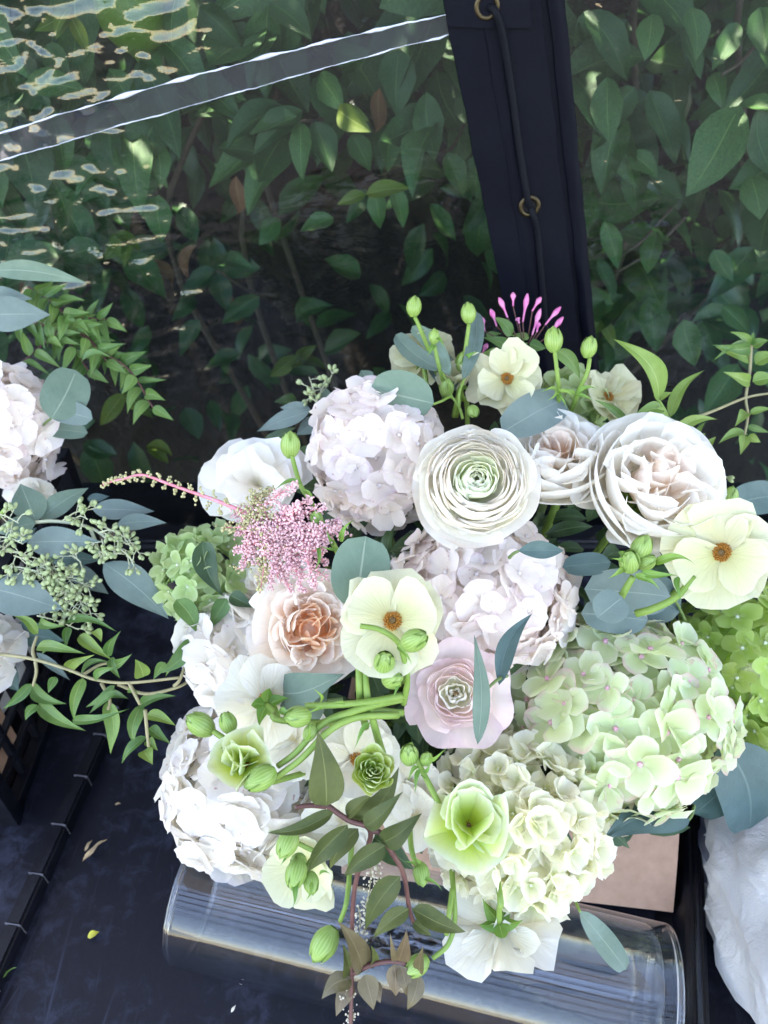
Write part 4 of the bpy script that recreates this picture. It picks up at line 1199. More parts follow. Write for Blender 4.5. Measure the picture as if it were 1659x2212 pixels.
def garden_rose(label, px, py, R, d, axis, m_out, m_mid, m_in, seed=5, group='garden roses', n_out=(6, 6, 5), ruff=34, cup_h=.5, spin=0.0, open_=.25, centre=(0, 0), rc=.50, deep=0):
    c = at(px, py, d)
    root = thing('garden_rose', label, 'rose', c, frame(axis, spin), group)
    rr = random.Random(seed)
    K = len(n_out)
    for k, n in enumerate(n_out):
        q = k / max(1, K - 1)
        rho = R * lerp(1.0, .80 if deep else .66, q); h = R * lerp(.10 + .30 * deep, cup_h, q)
        off = rr.uniform(0, 6.3)
        for i in range(n):
            fn = shell(rho * rr.uniform(.93, 1.06), h + rr.uniform(-.06, .06) * R, R, 6.283 / n * 1.65, nxt(), flare=open_ * (1 - q) + rr.uniform(-.04, .12), wav=.045, depth=lerp(.55, .85, q) + .45 * deep, spiral=rr.uniform(.02, .10), drop=.30 + .12 * deep, mid=lerp(1.0, 1.12, q), base=.22, tip=rr.uniform(-.03, .05))
            part('outer_petal', mesh_of('outer_petal', fn, 18, 9, m_out if q < .9 else m_mid), root, (0, 0, 0), petal_rot(off + i * 6.283 / n + rr.uniform(-.15, .15), rr.uniform(-.05, .05)))
    # quartered, ruffled heart
    for i in range(ruff):
        a = i * 2.39996; q = math.sqrt((i + .4) / ruff)
        rad = R * rc * q
        L_ = R * lerp(.48, .56, q) * rr.uniform(.85, 1.15); W_ = L_ * rr.uniform(.95, 1.3)
        fn = fan_petal(L_, W_, nxt(), cup=rr.uniform(.4, 1.1), curl=rr.uniform(-.10, .50), ruffle=.06, kfreq=3.5, obov=.55, notch=rr.uniform(0, .12), twist=rr.uniform(-.3, .3))
        me = mesh_of('inner_petal', fn, 10, 6, m_in if q < .62 else m_mid)
        tl = math.radians(lerp(80, 42, q) + rr.uniform(-14, 14))
        # cluster petals into a few swirls
        aa = a + .55 * math.sin(4 * a + seed) + rr.uniform(-.5, .5)
        part('inner_petal', me, root, (rad * math.cos(a) + centre[0] * R, rad * math.sin(a) + centre[1] * R, R * (.02 + .16 * deep + .10 * (1 - q))), petal_rot(aa - math.pi / 2, tl, rr.uniform(-.3, .3)))
    b_ = MB(); b_.ball((centre[0] * R, centre[1] * R, R * (.02 + .10 * deep)), R * .36, seg=14, rings=8, stretch=.6)
    part('heart', b_.mesh('heart', m_in), root)
    sepals(root, 5, R * .5, -.9, z=-R * .45)
    stem_to(root, Vector(axis).normalized(), c, M_stem, .0035, .05)
    return root

def bud_mb(b_, c, r, axis, stretch=1.25, seed=0, tips=True):
    c = Vector(c); q = Vector(axis).normalized().to_track_quat('Z', 'Y')
    rr = random.Random(seed)
    tw = rr.uniform(-.7, .7)
    def fn(u, v):
        th = 2 * math.pi * u + tw * v
        prof_ = math.sin(math.pi * min(1, v * .94 + .06) ** 1.0) ** .62 * (1 - .20 * v)
        lob = 1 + .09 * v * math.cos(5 * th) + .05 * math.cos(10 * th + 1) * v
        z = (-.95 + 2.1 * v) * stretch * r
        if v > .9: z += .12 * r * math.cos(5 * th) * (v - .9) * 10
        return c + q @ Vector((math.cos(th) * prof_ * r * lob, math.sin(th) * prof_ * r * lob, z))
    b_.grid(fn, 20, 12)
    if tips:
        for k in range(5):    # overlapping outer scales
            a0 = k * 6.283 / 5 + rr.uniform(-.2, .2)
            def sc(u, v, a0=a0):
                th = a0 + (u - .5) * 1.5 * math.sin(math.pi * (v * .9 + .06)) ** .6
                pr_ = math.sin(math.pi * (v * .80 + .06)) ** .62 * (1 - .16 * v) * 1.06
                return c + q @ Vector((math.cos(th) * pr_ * r, math.sin(th) * pr_ * r, (-.95 + 1.95 * v) * stretch * r))
            b_.grid(sc, 5, 8)
def bud_stem(label, stems, buds, bracts=(), group='green bud stems', r=.0019, name='bud_stem', loc=None):
    """stems: lists of (px,py,d); buds: (px,py,d,rpx,(ax,ay,az in right/up/toward viewer)); bracts: (x0,y0,x1,y1,d,wpx)"""
    base = at(*stems[0][-1]) if loc is None else loc
    root = thing(name, label, 'bud stem', base, None, group)
    for s in stems:
        b_ = MB(); b_.tube(curve_pts([at(*p) for p in s], 6), r, r * 1.25, sides=8)
        part('stem', b_.mesh('stem', M_stem, origin=base), root)
    for (x, y, d, rp, a) in buds:
        b_ = MB(); bud_mb(b_, at(x, y, d), rp * .9 / 1659 * d, RT * a[0] + UP * a[1] - FW * a[2], seed=nxt())
        part('bud', b_.mesh('bud', M_bud, origin=base), root)
    for (x0, y0, x1, y1, d, w) in bracts:
        b_ = MB(); add_leaf(b_, at(x0, y0, d), at(x1, y1, d - .006), w / 1659 * d, tocam(x0, y0, .2, .3), nu=4, nv=10, shape='bract', arch=.22, fold=.5, sway=random.Random(nxt()).uniform(-.15, .15), twist=.6, seed=nxt())
        part('bract', b_.mesh('bract', M_bract, origin=base), root)
    return root

def sprig(name, label, cat, leaves, stems=(), group=None, mat=M_euc, smat=M_stem_d, r=.0014, df=dome, shape='round', seeds=(), lname='leaf', extra=None, nu=8, nv=14):
    """leaves: (bx,by,tx,ty,wpx, d_base, d_tip[, arch, fold, sway, mat, (sx,sy)]) with depths relative to df"""
    base = None
    if stems: x, y, o = stems[0][0]; base = at(x, y, df(x, y) + o)
    else: x, y, o = leaves[0][0], leaves[0][1], leaves[0][5]; base = at(x, y, df(x, y) + o)
    root = thing(name, label, cat, base, None, group)
    for lf in leaves:
        bx, by, tx, ty, w, d0, d1 = lf[:7]
        arch, fold, sway = (list(lf[7:10]) + [.08, .15, .0][len(lf[7:10]):])
        mt = lf[10] if len(lf) > 10 and lf[10] else mat
        sx_, sy_ = lf[11] if len(lf) > 11 else (0, .15)
        dd = (df(bx, by) + d0 + df(tx, ty) + d1) / 2
        b_ = MB()
        add_leaf(b_, at(bx, by, df(bx, by) + d0), at(tx, ty, df(tx, ty) + d1), w / 1659 * dd, tocam(bx, by, sx_, sy_), nu=nu, nv=nv, shape=shape, arch=arch, fold=fold, sway=sway, seed=nxt(), wave=.006, twist=random.Random(nxt()).uniform(-.3, .3))
        part(lname, b_.mesh(lname, mt, origin=base), root)
    for s in stems:
        b_ = MB(); b_.tube(curve_pts([at(x, y, df(x, y) + o) for x, y, o in s], 6), r * 1.1, r * .8, sides=7)
        part('stem', b_.mesh('stem', smat, origin=base), root)
    for s in seeds:       # (px,py,offset, tx,ty, n, spread_px): cluster from its stalk base to its tip
        x0, y0, o, x1, y1, n, sp = s
        rr = random.Random(nxt())
        A, B = at(x0, y0, df(x0, y0) + o), at(x1, y1, df(x1, y1) + o - .006)
        st, pods = MB(), MB()
        st.tube(curve_pts([A, A.lerp(B, .5) + Vector((0, 0, .003)), B], 4), .0008, .0006, sides=5)
        k = sp / 1659 * df(x0, y0)
        main = (B - A).normalized()
        for i in range(n):
            t = (i + .5) / n
            p = A.lerp(B, t)
            nb = rr.choice((2, 3, 3))
            side_ = (RT * rr.gauss(0, 1) + UP * rr.gauss(0, 1) - FW * abs(rr.gauss(0, .5)) + main * .4).normalized()
            e = p + side_ * k * rr.uniform(.5, .9)
            st.tube([p, e], .0006, .0005, sides=4)
            for j in range(nb):
                d_ = (side_ + Vector((rr.gauss(0, .6), rr.gauss(0, .6), rr.gauss(0, .6)))).normalized()
                tip = e + d_ * k * .45
                st.tube([e, tip], .0005, .0006, sides=4)
                pods.ball(tip + d_ * .0022, .0021, axis=d_, seg=7, rings=5, stretch=1.6)
        a_ = part('seed_stalk', st.mesh('seed_stalk', M_seedstem, origin=base), root)
        tag(part('seed_pods', pods.mesh('seed_pods', M_seed, origin=base), a_), kind='stuff')
    return root
# ================================================================ MAIN ARRANGEMENT
GH = 'hydrangea heads of the main arrangement'
hydrangea('blush white hydrangea behind the large cream ranunculus, under a round eucalyptus leaf', 815, 985, 152, .735, P_blush, 96, .039, M_eye_pale, (1, 1, 1.05), GH, seed=11, ratio=1.12, cup=.25)
hydrangea('blush white hydrangea directly below the large cream ranunculus', 1035, 1280, 190, .700, P_blush, 112, .040, M_eye_pale, (1.05, 1, .8), GH, seed=12, ratio=1.12, sy=0)
hydrangea('small white hydrangea left of the peach rose', 515, 1405, 112, .725, P_white, 50, .044, M_eye_pale, (1, 1, 1), GH, seed=13, ratio=1.15, sx=-.2)
hydrangea('large pure white hydrangea at the lower left above the glass cylinder', 535, 1690, 178, .725, P_white, 112, .044, M_eye_pale, (1, 1, 1.0), GH, seed=14, ratio=1.15, sx=-.15, sy=0)
hydrangea('large lime hydrangea with pink petal edges and pink eyes', 1322, 1540, 243, .725, P_lime, 150, .052, M_eye_pink, (1.05, .95, .95), GH, seed=15, ratio=.92, cup=.35, obov=.15, tilt=(4, 22), jit=.26, layer2=1.0)
hydrangea('bright green hydrangea at the right edge behind the lime one', 1610, 1430, 175, .80, P_green, 96, .040, M_eye_green, (1, 1, 1), GH, seed=16, ratio=.88, obov=.15, jit=.45, layer2=.8)
hydrangea('ivory hydrangea with greenish hearts at the bottom front', 1112, 1772, 184, .668, P_ivory, 170, .034, M_eye_green, (1, 1, 1), GH, seed=17, ratio=1.22, cup=.7, tilt=(14, 42), sy=0, curl=.1, obov=.5)
hydrangea('small pale green hydrangea at the left, below the astilbe tip', 440, 1245, 98, .755, P_pgreen, 58, .034, M_eye_green, (1, 1, 1.1), GH, seed=18, ratio=.78, obov=.1, jit=.5, tilt=(8, 40))
hydrangea('pale green hydrangea cluster far back behind the upper butterfly ranunculus', 1235, 880, 75, .80, P_pgreen, 44, .036, M_eye_green, (1, 1, 1), GH, seed=19, ratio=.9)

double_ranunculus('large cream double ranunculus with a pale green heart', 1025, 1045, .0455, .625, tocam(1025, 1040, .10, .22), P_cream, P_green_heart, rings=23, seed=4, per=(6, 5), core=.42, edge_flare=.14)
double_ranunculus('pale pink double ranunculus with a cream heart', 985, 1500, .0325, .606, tocam(985, 1500, -.02, .05), P_pink, P_pink_heart, rings=9, seed=9, heart=M_pistil, wav=.15, dome_h=.44, edge_flare=.36, core=.40, per=(5, 4))

garden_rose('large white garden rose with pale peach ruffles at the upper right', 1400, 1060, .0600, .700, tocam(1400, 1040, .42, .42), P_rose, P_rose, P_peachp, seed=6, n_out=(4, 4, 3), ruff=34, cup_h=.70, open_=.06, rc=.62, deep=1)
garden_rose('white garden rose between the cream ranunculus and the large white rose', 1200, 1005, .0470, .725, tocam(1205, 990, -.05, .85), P_rose, P_rose, P_peachp, seed=16, n_out=(4, 4, 3), ruff=32, cup_h=.60, open_=.10, rc=.60, deep=1)
garden_rose('soft peach garden rose left of the butter yellow butterfly ranunculus', 670, 1360, .0365, .645, tocam(670, 1360, .10, .08), P_peachp, P_peachp, P_peach, seed=26, n_out=(6, 6, 5), ruff=36, cup_h=.34, open_=.35, rc=.66)
garden_rose('white rose mostly hidden under the pink astilbe plume', 585, 1255, .030, .725, tocam(585, 1255, -.3, .3), P_rose, P_rose, P_peachp, seed=36, n_out=(5, 5), ruff=14, cup_h=.4)

GB = 'butterfly ranunculus flowers of the main arrangement'
butterfly('butter yellow butterfly ranunculus with orange eye at the top among buds', 1095, 822, .0385, .730, tocam(1095, 822, -.02, .38), n1=6, n2=3, ruffle=.14, group=GB, seed=41, spin=.4)
butterfly('butter yellow butterfly ranunculus with orange eye at the middle left', 848, 1342, .0445, .572, tocam(848, 1342, .0, .12), n1=5, n2=3, ruffle=.08, group=GB, seed=42, spin=1.0)
butterfly('butter yellow butterfly ranunculus with orange eye at the right edge', 1560, 1195, .0475, .645, tocam(1560, 1195, -.10, .10), n1=6, n2=3, ruffle=.08, group=GB, seed=43, spin=.2)
butterfly('half open lime butterfly ranunculus in front of the ivory hydrangea', 1012, 1785, .0335, .540, tocam(1012, 1785, .05, .15), mat=P_young, n1=6, n2=5, open1=.62, open2=1.05, ruffle=.06, group=GB, seed=44, cup=.6, wr=1.15)
butterfly('half open lime butterfly ranunculus at the lower left with buds beside it', 530, 1655, .0275, .560, tocam(530, 1655, -.25, .45), mat=P_young, n1=5, n2=5, open1=.75, open2=1.2, ruffle=.08, group=GB, seed=45, cup=.6, wr=1.1)
butterfly('cream butterfly ranunculus seen from behind, above the lower left lime bloom', 575, 1520, .0440, .610, -tocam(575, 1520, .35, -.35), mat=P_bcream, n1=5, n2=4, open1=.45, open2=.3, ruffle=.06, back=True, group=GB, seed=46, sep=.020)
butterfly('cream butterfly ranunculus hanging face down over the glass cylinder', 1078, 1995, .0480, .610, -(tocam(1078, 1985, .02, .95)), mat=P_bcream, n1=6, n2=4, open1=.22, open2=.05, wr=.72, ruffle=.17, back=True, group=GB, seed=47, sep=.022)
butterfly('ivory butterfly ranunculus seen from behind at the upper back left', 915, 780, .0370, .790, -tocam(915, 780, .1, -.8), mat=P_butter, n1=6, n2=4, ruffle=.09, back=True, group=GB, seed=48)
butterfly('ivory ruffled butterfly ranunculus at the back, left of the right jasmine', 1310, 862, .0360, .775, tocam(1310, 862, .5, .8), mat=P_butter, n1=6, n2=5, open1=.4, ruffle=.14, group=GB, seed=49)
butterfly('white ruffled cupped flower behind the astilbe, left of the blush hydrangea', 560, 1050, .0540, .745, tocam(555, 1035, -.20, .35), mat=P_rose, n1=6, n2=6, open1=.45, open2=.95, ruffle=.11, group=GB, seed=50, centre=False, cup=.5, wr=1.15)
butterfly('cream butterfly ranunculus with peach heart behind the lime rosette', 770, 1640, .0380, .640, tocam(770, 1640, .2, .1), mat=P_bcream, n1=5, n2=4, open1=.3, ruffle=.05, group=GB, seed=51)
butterfly('ivory butterfly ranunculus drooping low at the left, beside dark vine leaves', 665, 1865, .0370, .655, tocam(665, 1865, -.4, -.5), mat=P_butter, n1=5, n2=4, open1=.5, ruffle=.07, group=GB, seed=52, centre=False)
butterfly('small ivory butterfly ranunculus between the blush hydrangea and the top bloom', 990, 832, .0260, .755, tocam(990, 832, -.3, .9), mat=P_butter, n1=5, n2=4, open1=.9, open2=1.1, ruffle=.06, group=GB, seed=53, centre=False)
butterfly('cream butterfly ranunculus half hidden under the green stems at the centre', 880, 1690, .0300, .655, tocam(880, 1690, .3, -.2), mat=P_bcream, n1=5, n2=4, open1=.4, ruffle=.07, group=GB, seed=54, centre=False)

butterfly('cream bloom filling the gap between the backward cream flower and the stems', 640, 1600, .036, .655, tocam(640, 1600, -.3, .1), mat=P_bcream, n1=5, n2=4, open1=.35, ruffle=.09, group=GB, seed=55, centre=False)
butterfly('cream bloom low behind the dark vine, left of the brown box', 740, 1775, .034, .665, tocam(740, 1775, -.1, -.2), mat=P_bcream, n1=5, n2=4, open1=.35, ruffle=.10, group=GB, seed=56, centre=False)
butterfly('cream bloom half hidden left of the ivory hydrangea', 900, 1760, .030, .650, tocam(900, 1760, -.3, 0), mat=P_bcream, n1=5, n2=4, open1=.4, ruffle=.08, group=GB, seed=57, centre=False)
hydrangea('white hydrangea tucked behind the lower left stems and buds', 665, 1700, 112, .735, P_white, 60, .040, M_eye_pale, (1, 1, 1), GH, seed=20, ratio=1.15, sy=0)
# lime rosette, still folded
c = at(805, 1665, .555)
root = thing('ranunculus_rosette', 'small folded lime rosette bud above the dark vine leaves', 'flower bud', c, frame(tocam(805, 1665, .1, .1)))
rr = random.Random(77)
for k in range(6):
    q = k / 5; n = (5, 4, 4, 3, 3, 2)[k]; off = rr.uniform(0, 6)
    for i in range(n):
        fn = shell(.0145 * (1 - .85 * q), .004 + .004 * q, .0145, 6.283 / n * 1.5, nxt(), flare=rr.uniform(-.1, .25) - .2 * q, wav=.34, depth=.9, drop=.35, mid=1.1)
        part('petal', mesh_of('petal', fn, 12, 6, P_young), root, (0, 0, 0), petal_rot(off + i * 6.283 / n, 0))
stem_to(root, tocam(805, 1665), c)

# ---------------------------------------------------------------- bud stems
G = 'green bud stems of the main arrangement'
bud_stem('single green bud on a stem at the top left of the bouquet', [[(896, 685, .735), (912, 720, .74), (935, 780, .755), (960, 860, .78)]], [(894, 664, .735, 19, (.1, 1, .2))], group=G)
bud_stem('green bud partly behind the upright narrow eucalyptus leaf', [[(1013, 700, .735), (1005, 760, .74), (998, 830, .755), (985, 900, .78)]], [(1012, 678, .735, 19, (-.1, 1, .2))], group=G)
bud_stem('green bud on a straight stem just below the pink jasmine buds', [[(1198, 757, .71), (1203, 800, .71), (1207, 850, .725), (1200, 930, .77)]], [(1196, 736, .71, 23, (-.1, 1, .3))], [(1205, 842, 1180, 866, .708, 9), (1206, 845, 1240, 862, .706, 9), (1206, 846, 1165, 848, .712, 8), (1206, 850, 1225, 885, .708, 9)], group=G)
bud_stem('rightmost pointed green bud of the top row', [[(1274, 775, .71), (1268, 805, .71), (1250, 845, .72), (1228, 905, .76)]], [(1272, 752, .71, 20, (.15, 1, .3))], [(1246, 848, 1292, 842, .705, 10), (1244, 850, 1282, 868, .708, 10), (1240, 856, 1215, 838, .71, 9)], group=G)
bud_stem('drooping green bud cluster left of the top butterfly ranunculus', [[(938, 745, .73), (948, 790, .735), (965, 850, .75)], [(1000, 800, .74), (990, 850, .75), (980, 900, .77)]], [(938, 728, .73, 14, (0, 1, .2)), (1000, 785, .745, 20, (0, 1, .4)), (965, 840, .73, 18, (.1, .8, .5)), (1022, 888, .70, 15, (.2, -.5, .6))], [(938, 745, 922, 770, .728, 12), (1003, 775, 1035, 760, .735, 12), (1005, 772, 985, 790, .735, 10), (945, 730, 958, 752, .728, 9)], group=G)
bud_stem('long pale bud stem rising over the pink astilbe', [[(630, 982, .660), (640, 1020, .655), (650, 1050, .648), (672, 1085, .635), (700, 1135, .625), (730, 1195, .630)]], [(627, 963, .662, 25, (.05, 1, .35)), (684, 1122, .625, 17, (-.1, .8, .5))], [(652, 1045, 590, 1060, .64, 11), (655, 1058, 672, 1100, .635, 10), (735, 1170, 768, 1122, .61, 13), (690, 1150, 668, 1105, .62, 11), (718, 1180, 705, 1140, .615, 10), (735, 1190, 690, 1178, .615, 10), (688, 1180, 676, 1235, .615, 10)], group=G)
bud_stem('green bud nodding over the middle butterfly ranunculus', [[(778, 1352, .545), (820, 1360, .545), (858, 1385, .55), (872, 1420, .555), (880, 1470, .565), (872, 1520, .58)]], [(893, 1384, .535, 29, (.55, .35, .5)), (830, 1432, .555, 27, (.1, .6, .7)), (848, 1466, .56, 26, (.5, .3, .7))], [(858, 1395, 890, 1440, .548, 10), (866, 1470, 848, 1508, .558, 11)], group=G)
bud_stem('tangled green stems with two buds and a lime bloom bud at the left', [[(462, 1580, .575), (490, 1600, .57), (530, 1630, .57)], [(600, 1655, .555), (640, 1625, .553), (690, 1570, .555), (740, 1543, .56), (800, 1535, .57), (870, 1540, .585)], [(595, 1680, .55), (650, 1640, .547), (710, 1580, .55), (770, 1550, .557), (860, 1545, .575)]], [(435, 1566, .58, 29, (-.75, .6, .3)), (493, 1563, .575, 22, (-.25, .9, .3)), (565, 1680, .54, 31, (-.8, -.3, .5))], [(490, 1600, 462, 1618, .565, 8), (500, 1612, 465, 1632, .563, 12), (655, 1600, 672, 1550, .545, 8), (690, 1612, 680, 1670, .55, 8)], group=G, r=.0022)
bud_stem('ragged green bud beside the cream petals above the dark leaf', [[(660, 1525, .565), (740, 1522, .56), (800, 1516, .56), (872, 1503, .575)], [(685, 1565, .56), (740, 1545, .556), (800, 1525, .56), (875, 1508, .58)], [(775, 1425, .57), (776, 1480, .565), (780, 1530, .575), (790, 1570, .6)], [(786, 1425, .57), (793, 1500, .565), (812, 1580, .575), (830, 1640, .61)]], [(645, 1548, .552, 27, (-.7, .1, .6)), (670, 1582, .552, 17, (-.3, -.6, .6))], [(605, 1530, 640, 1560, .558, 16), (690, 1520, 675, 1485, .552, 9), (700, 1530, 660, 1540, .55, 8), (745, 1522, 710, 1518, .55, 8), (800, 1560, 765, 1618, .555, 11)], group=G, r=.0024)
bud_stem('pair of small green buds left of the ivory hydrangea', [[(886, 1605, .56), (905, 1650, .553), (925, 1690, .545), (945, 1730, .54), (965, 1770, .555)]], [(884, 1632, .555, 24, (-.1, .8, .6)), (921, 1640, .553, 16, (.3, .8, .6))], [(905, 1655, 880, 1690, .55, 10), (908, 1660, 895, 1715, .548, 11), (925, 1640, 968, 1615, .548, 9), (915, 1665, 935, 1640, .548, 9), (912, 1670, 930, 1690, .55, 9)], group=G)
bud_stem('fresh green bud cluster in front of the right blue eucalyptus leaves', [[(1368, 1245, .64), (1350, 1275, .645), (1325, 1320, .66)], [(1500, 1245, .645), (1460, 1290, .645), (1410, 1315, .65), (1375, 1325, .66)]], [(1385, 1185, .63, 26, (.3, .9, .4)), (1360, 1215, .625, 26, (-.2, .7, .7)), (1395, 1215, .628, 20, (.5, .4, .6))], [(1352, 1225, 1318, 1205, .625, 14), (1350, 1232, 1312, 1250, .622, 14), (1372, 1240, 1425, 1275, .62, 16), (1385, 1235, 1465, 1245, .618, 18), (1410, 1215, 1500, 1218, .63, 20), (1340, 1190, 1352, 1225, .625, 12), (1465, 1245, 1470, 1300, .632, 13)], group=G, r=.0028)
bud_stem('green bud hanging low over the left part of the glass cylinder', [[(735, 1990, .615), (748, 1950, .615), (755, 1890, .63), (760, 1820, .65)]], [(702, 2037, .61, 33, (-.55, -.75, .3))], group=G)
bud_stem('green bud hanging beside the bronze vine tip', [[(935, 2070, .60), (968, 2040, .60), (982, 1990, .605), (980, 1930, .612), (976, 1880, .63)], [(964, 2020, .60), (972, 1960, .603), (978, 1920, .61)]], [(902, 2085, .60, 25, (-.8, -.4, .3))], group=G)
bud_stem('cluster of drooping green buds at the lower left of the bouquet', [[(640, 1820, .60), (690, 1840, .605), (750, 1830, .62)], [(655, 1890, .60), (680, 1850, .61), (740, 1830, .625)]], [(622, 1820, .59, 27, (-.4, -.7, .5)), (640, 1885, .59, 27, (-.2, -.7, .6)), (672, 1905, .592, 20, (.2, -.8, .6)), (645, 1860, .60, 20, (-.2, .2, .9))], [(608, 1800, 580, 1795, .59, 9), (640, 1905, 632, 1960, .585, 13), (675, 1905, 660, 1945, .585, 10), (690, 1890, 715, 1890, .588, 9), (625, 1845, 605, 1870, .59, 9)], group=G)
bud_stem('small green bud between the brown box and the lime half open bloom', [[(905, 1880, .60), (890, 1840, .61), (885, 1790, .63)]], [(910, 1886, .595, 21, (.1, -.7, .6))], [(915, 1895, 955, 1925, .59, 9), (895, 1875, 870, 1860, .595, 8), (905, 1868, 890, 1845, .595, 9)], group=G)
bud_stem('green bud above the right edge butterfly ranunculus', [[(1580, 1090, .69), (1560, 1130, .70), (1530, 1180, .72)]], [(1574, 1077, .685, 22, (.2, .9, .3))], group=G)

# ---------------------------------------------------------------- eucalyptus
GE = 'eucalyptus sprigs of the main arrangement'
sprig('eucalyptus_sprig', 'eucalyptus sprig with a broad round leaf over the blush hydrangea and narrow leaves above', 'eucalyptus', [
    (938, 872, 798, 842, 112, -.035, -.05, .06, .12, .0),
    (955, 800, 855, 722, 42, -.02, -.02, .05, .2, -.06), (972, 812, 890, 705, 40, -.02, -.03, .05, .2, .06), (1000, 822, 1027, 672, 36, -.03, -.04, .04, .35, .05),
    (985, 842, 935, 765, 62, .005, .02, .05, .2, .0, M_euc_b)],
    [[(1000, 905, .0), (992, 880, -.01), (975, 858, -.02), (955, 866, -.03), (936, 873, -.035)], [(975, 858, -.02), (968, 830, -.02), (953, 798, -.02)], [(992, 880, -.01), (992, 850, -.025), (1003, 818, -.03)]], GE, shape='round', smat=M_stem)
sprig('eucalyptus_sprig', 'single blue heart shaped eucalyptus leaf behind the cream ranunculus', 'eucalyptus', [(1218, 862, 1085, 935, 96, .0, -.03, .06, .1, .0, M_euc_b)], [[(1230, 880, .02), (1222, 868, .01), (1215, 862, .0)]], GE)
sprig('eucalyptus_sprig', 'seeded eucalyptus sprig at the upper left of the blush hydrangea', 'eucalyptus', [(668, 890, 555, 932, 42, .02, .02, .06, .15, .02, M_euc_b), (672, 886, 605, 880, 34, .03, .03, .06, .15, .0, M_euc_b), (700, 900, 705, 838, 48, .03, .03, .05, .3, .0), (690, 905, 640, 940, 40, .04, .05, .05, .2, .0, M_euc_b), (800, 830, 780, 800, 40, .05, .05, .05, .2, .0)],
    [[(760, 920, .05), (710, 900, .03), (668, 890, .02)]], GE, seeds=[(690, 885, .02, 668, 815, 7, 26), (688, 860, .018, 712, 822, 5, 24)], shape='lance')
sprig('eucalyptus_sprig', 'large round grey green eucalyptus leaf beside the astilbe plume', 'eucalyptus', [(768, 1318, 790, 1158, 132, -.03, -.05, .05, .12, .0)], [[(790, 1345, -.01), (775, 1330, -.02), (768, 1316, -.03)]], GE)
sprig('eucalyptus_sprig', 'wide eucalyptus leaf below the peach rose', 'eucalyptus', [(590, 1490, 745, 1455, 96, -.01, -.03, .08, .15, .10), (650, 1560, 715, 1465, 70, .0, -.01, .06, .2, .0)], [[(740, 1510, .0), (680, 1520, -.005), (640, 1560, .0)]], GE, shape='lance')
sprig('eucalyptus_sprig', 'upright spear shaped eucalyptus leaf standing in front of the pink ranunculus', 'eucalyptus', [(1032, 1608, 1024, 1370, 42, -.045, -.05, .02, .25, .05, M_euc), (1078, 1480, 1150, 1325, 46, -.015, .0, .04, .3, -.10, M_euc_d)], [[(1095, 1460, .0), (1075, 1468, -.02), (1055, 1485, -.04)]], GE, shape='lance')
sprig('eucalyptus_sprig', 'dark blue eucalyptus leaves between the white rose and the lime hydrangea', 'eucalyptus', [(1450, 1290, 1262, 1272, 105, .03, .04, .05, .1, .0, M_euc_b), (1290, 1335, 1345, 1290, 80, .0, -.01, .05, .1, .0, M_euc_b), (1320, 1215, 1215, 1225, 54, .03, .04, .05, .1, .0, M_euc_d), (1470, 1320, 1330, 1250, 110, .05, .06, .05, .1, .0, M_euc_d), (1400, 1340, 1255, 1325, 80, .03, .05, .05, .1, .0, M_euc_b)], [[(1480, 1340, .06), (1460, 1300, .04), (1448, 1290, .03)]], GE)
sprig('eucalyptus_sprig', 'broad dark eucalyptus leaf hanging at the right edge over the white cloth', 'eucalyptus', [(1560, 1600, 1620, 1790, 165, .03, .02, .06, .15, -.08, M_euc_d, (.3, .3)), (1640, 1640, 1500, 1760, 90, .05, .05, .05, .1, .0, M_euc_d)], [[(1540, 1570, .06), (1552, 1590, .04), (1560, 1602, .03)]], GE)
sprig('eucalyptus_sprig', 'dark eucalyptus leaf resting on the brown box under the lime hydrangea', 'eucalyptus', [(1490, 1770, 1300, 1815, 90, .01, .01, .05, .1, .10, M_euc_d)], [[(1500, 1740, .03), (1495, 1760, .02), (1488, 1771, .01)]], GE, shape='lance')
sprig('eucalyptus_sprig', 'single hanging eucalyptus leaf over the right part of the glass cylinder', 'eucalyptus', [(1252, 1968, 1352, 2095, 54, -.02, -.02, .05, .15, .0, M_euc)], [[(1225, 1900, .03), (1240, 1940, .0), (1253, 1970, -.02)]], GE, smat=M_stem)
sprig('eucalyptus_sprig', 'seeded eucalyptus behind the right side of the large white rose', 'eucalyptus', [(1450, 950, 1545, 1040, 74, .06, .06, .05, .1, .1, M_euc_b), (1430, 930, 1480, 990, 40, .07, .06, .05, .1, .0, M_euc_b)], [[(1440, 990, .08), (1450, 960, .06)]], GE, seeds=[(1500, 1035, .03, 1545, 1050, 4, 22), (1545, 1020, .02, 1555, 1048, 5, 24), (1515, 1000, .03, 1535, 1045, 4, 22)])
sprig('eucalyptus_sprig', 'dark rounded eucalyptus leaf at the right edge above the butterfly ranunculus', 'eucalyptus', [(1570, 1090, 1690, 1070, 80, .04, .05, .05, .1, .0, M_euc_d)], [[(1540, 1110, .06), (1560, 1098, .05), (1572, 1090, .04)]], GE)
sprig('eucalyptus_sprig', 'small dark leaf tucked right of the blush hydrangea under the cream ranunculus', 'eucalyptus', [(1120, 1190, 1218, 1190, 44, -.015, .0, .06, .3, .0, M_euc_d)], [[(1100, 1205, .0), (1110, 1195, -.01), (1121, 1190, -.015)]], GE, shape='lance')
sprig('eucalyptus_sprig', 'dark eucalyptus leaf low behind the ivory hydrangea above the cylinder', 'eucalyptus', [(1120, 1930, 1205, 1975, 60, .05, .04, .05, .1, .0, M_euc_d)], [[(1100, 1910, .07), (1122, 1931, .05)]], GE)

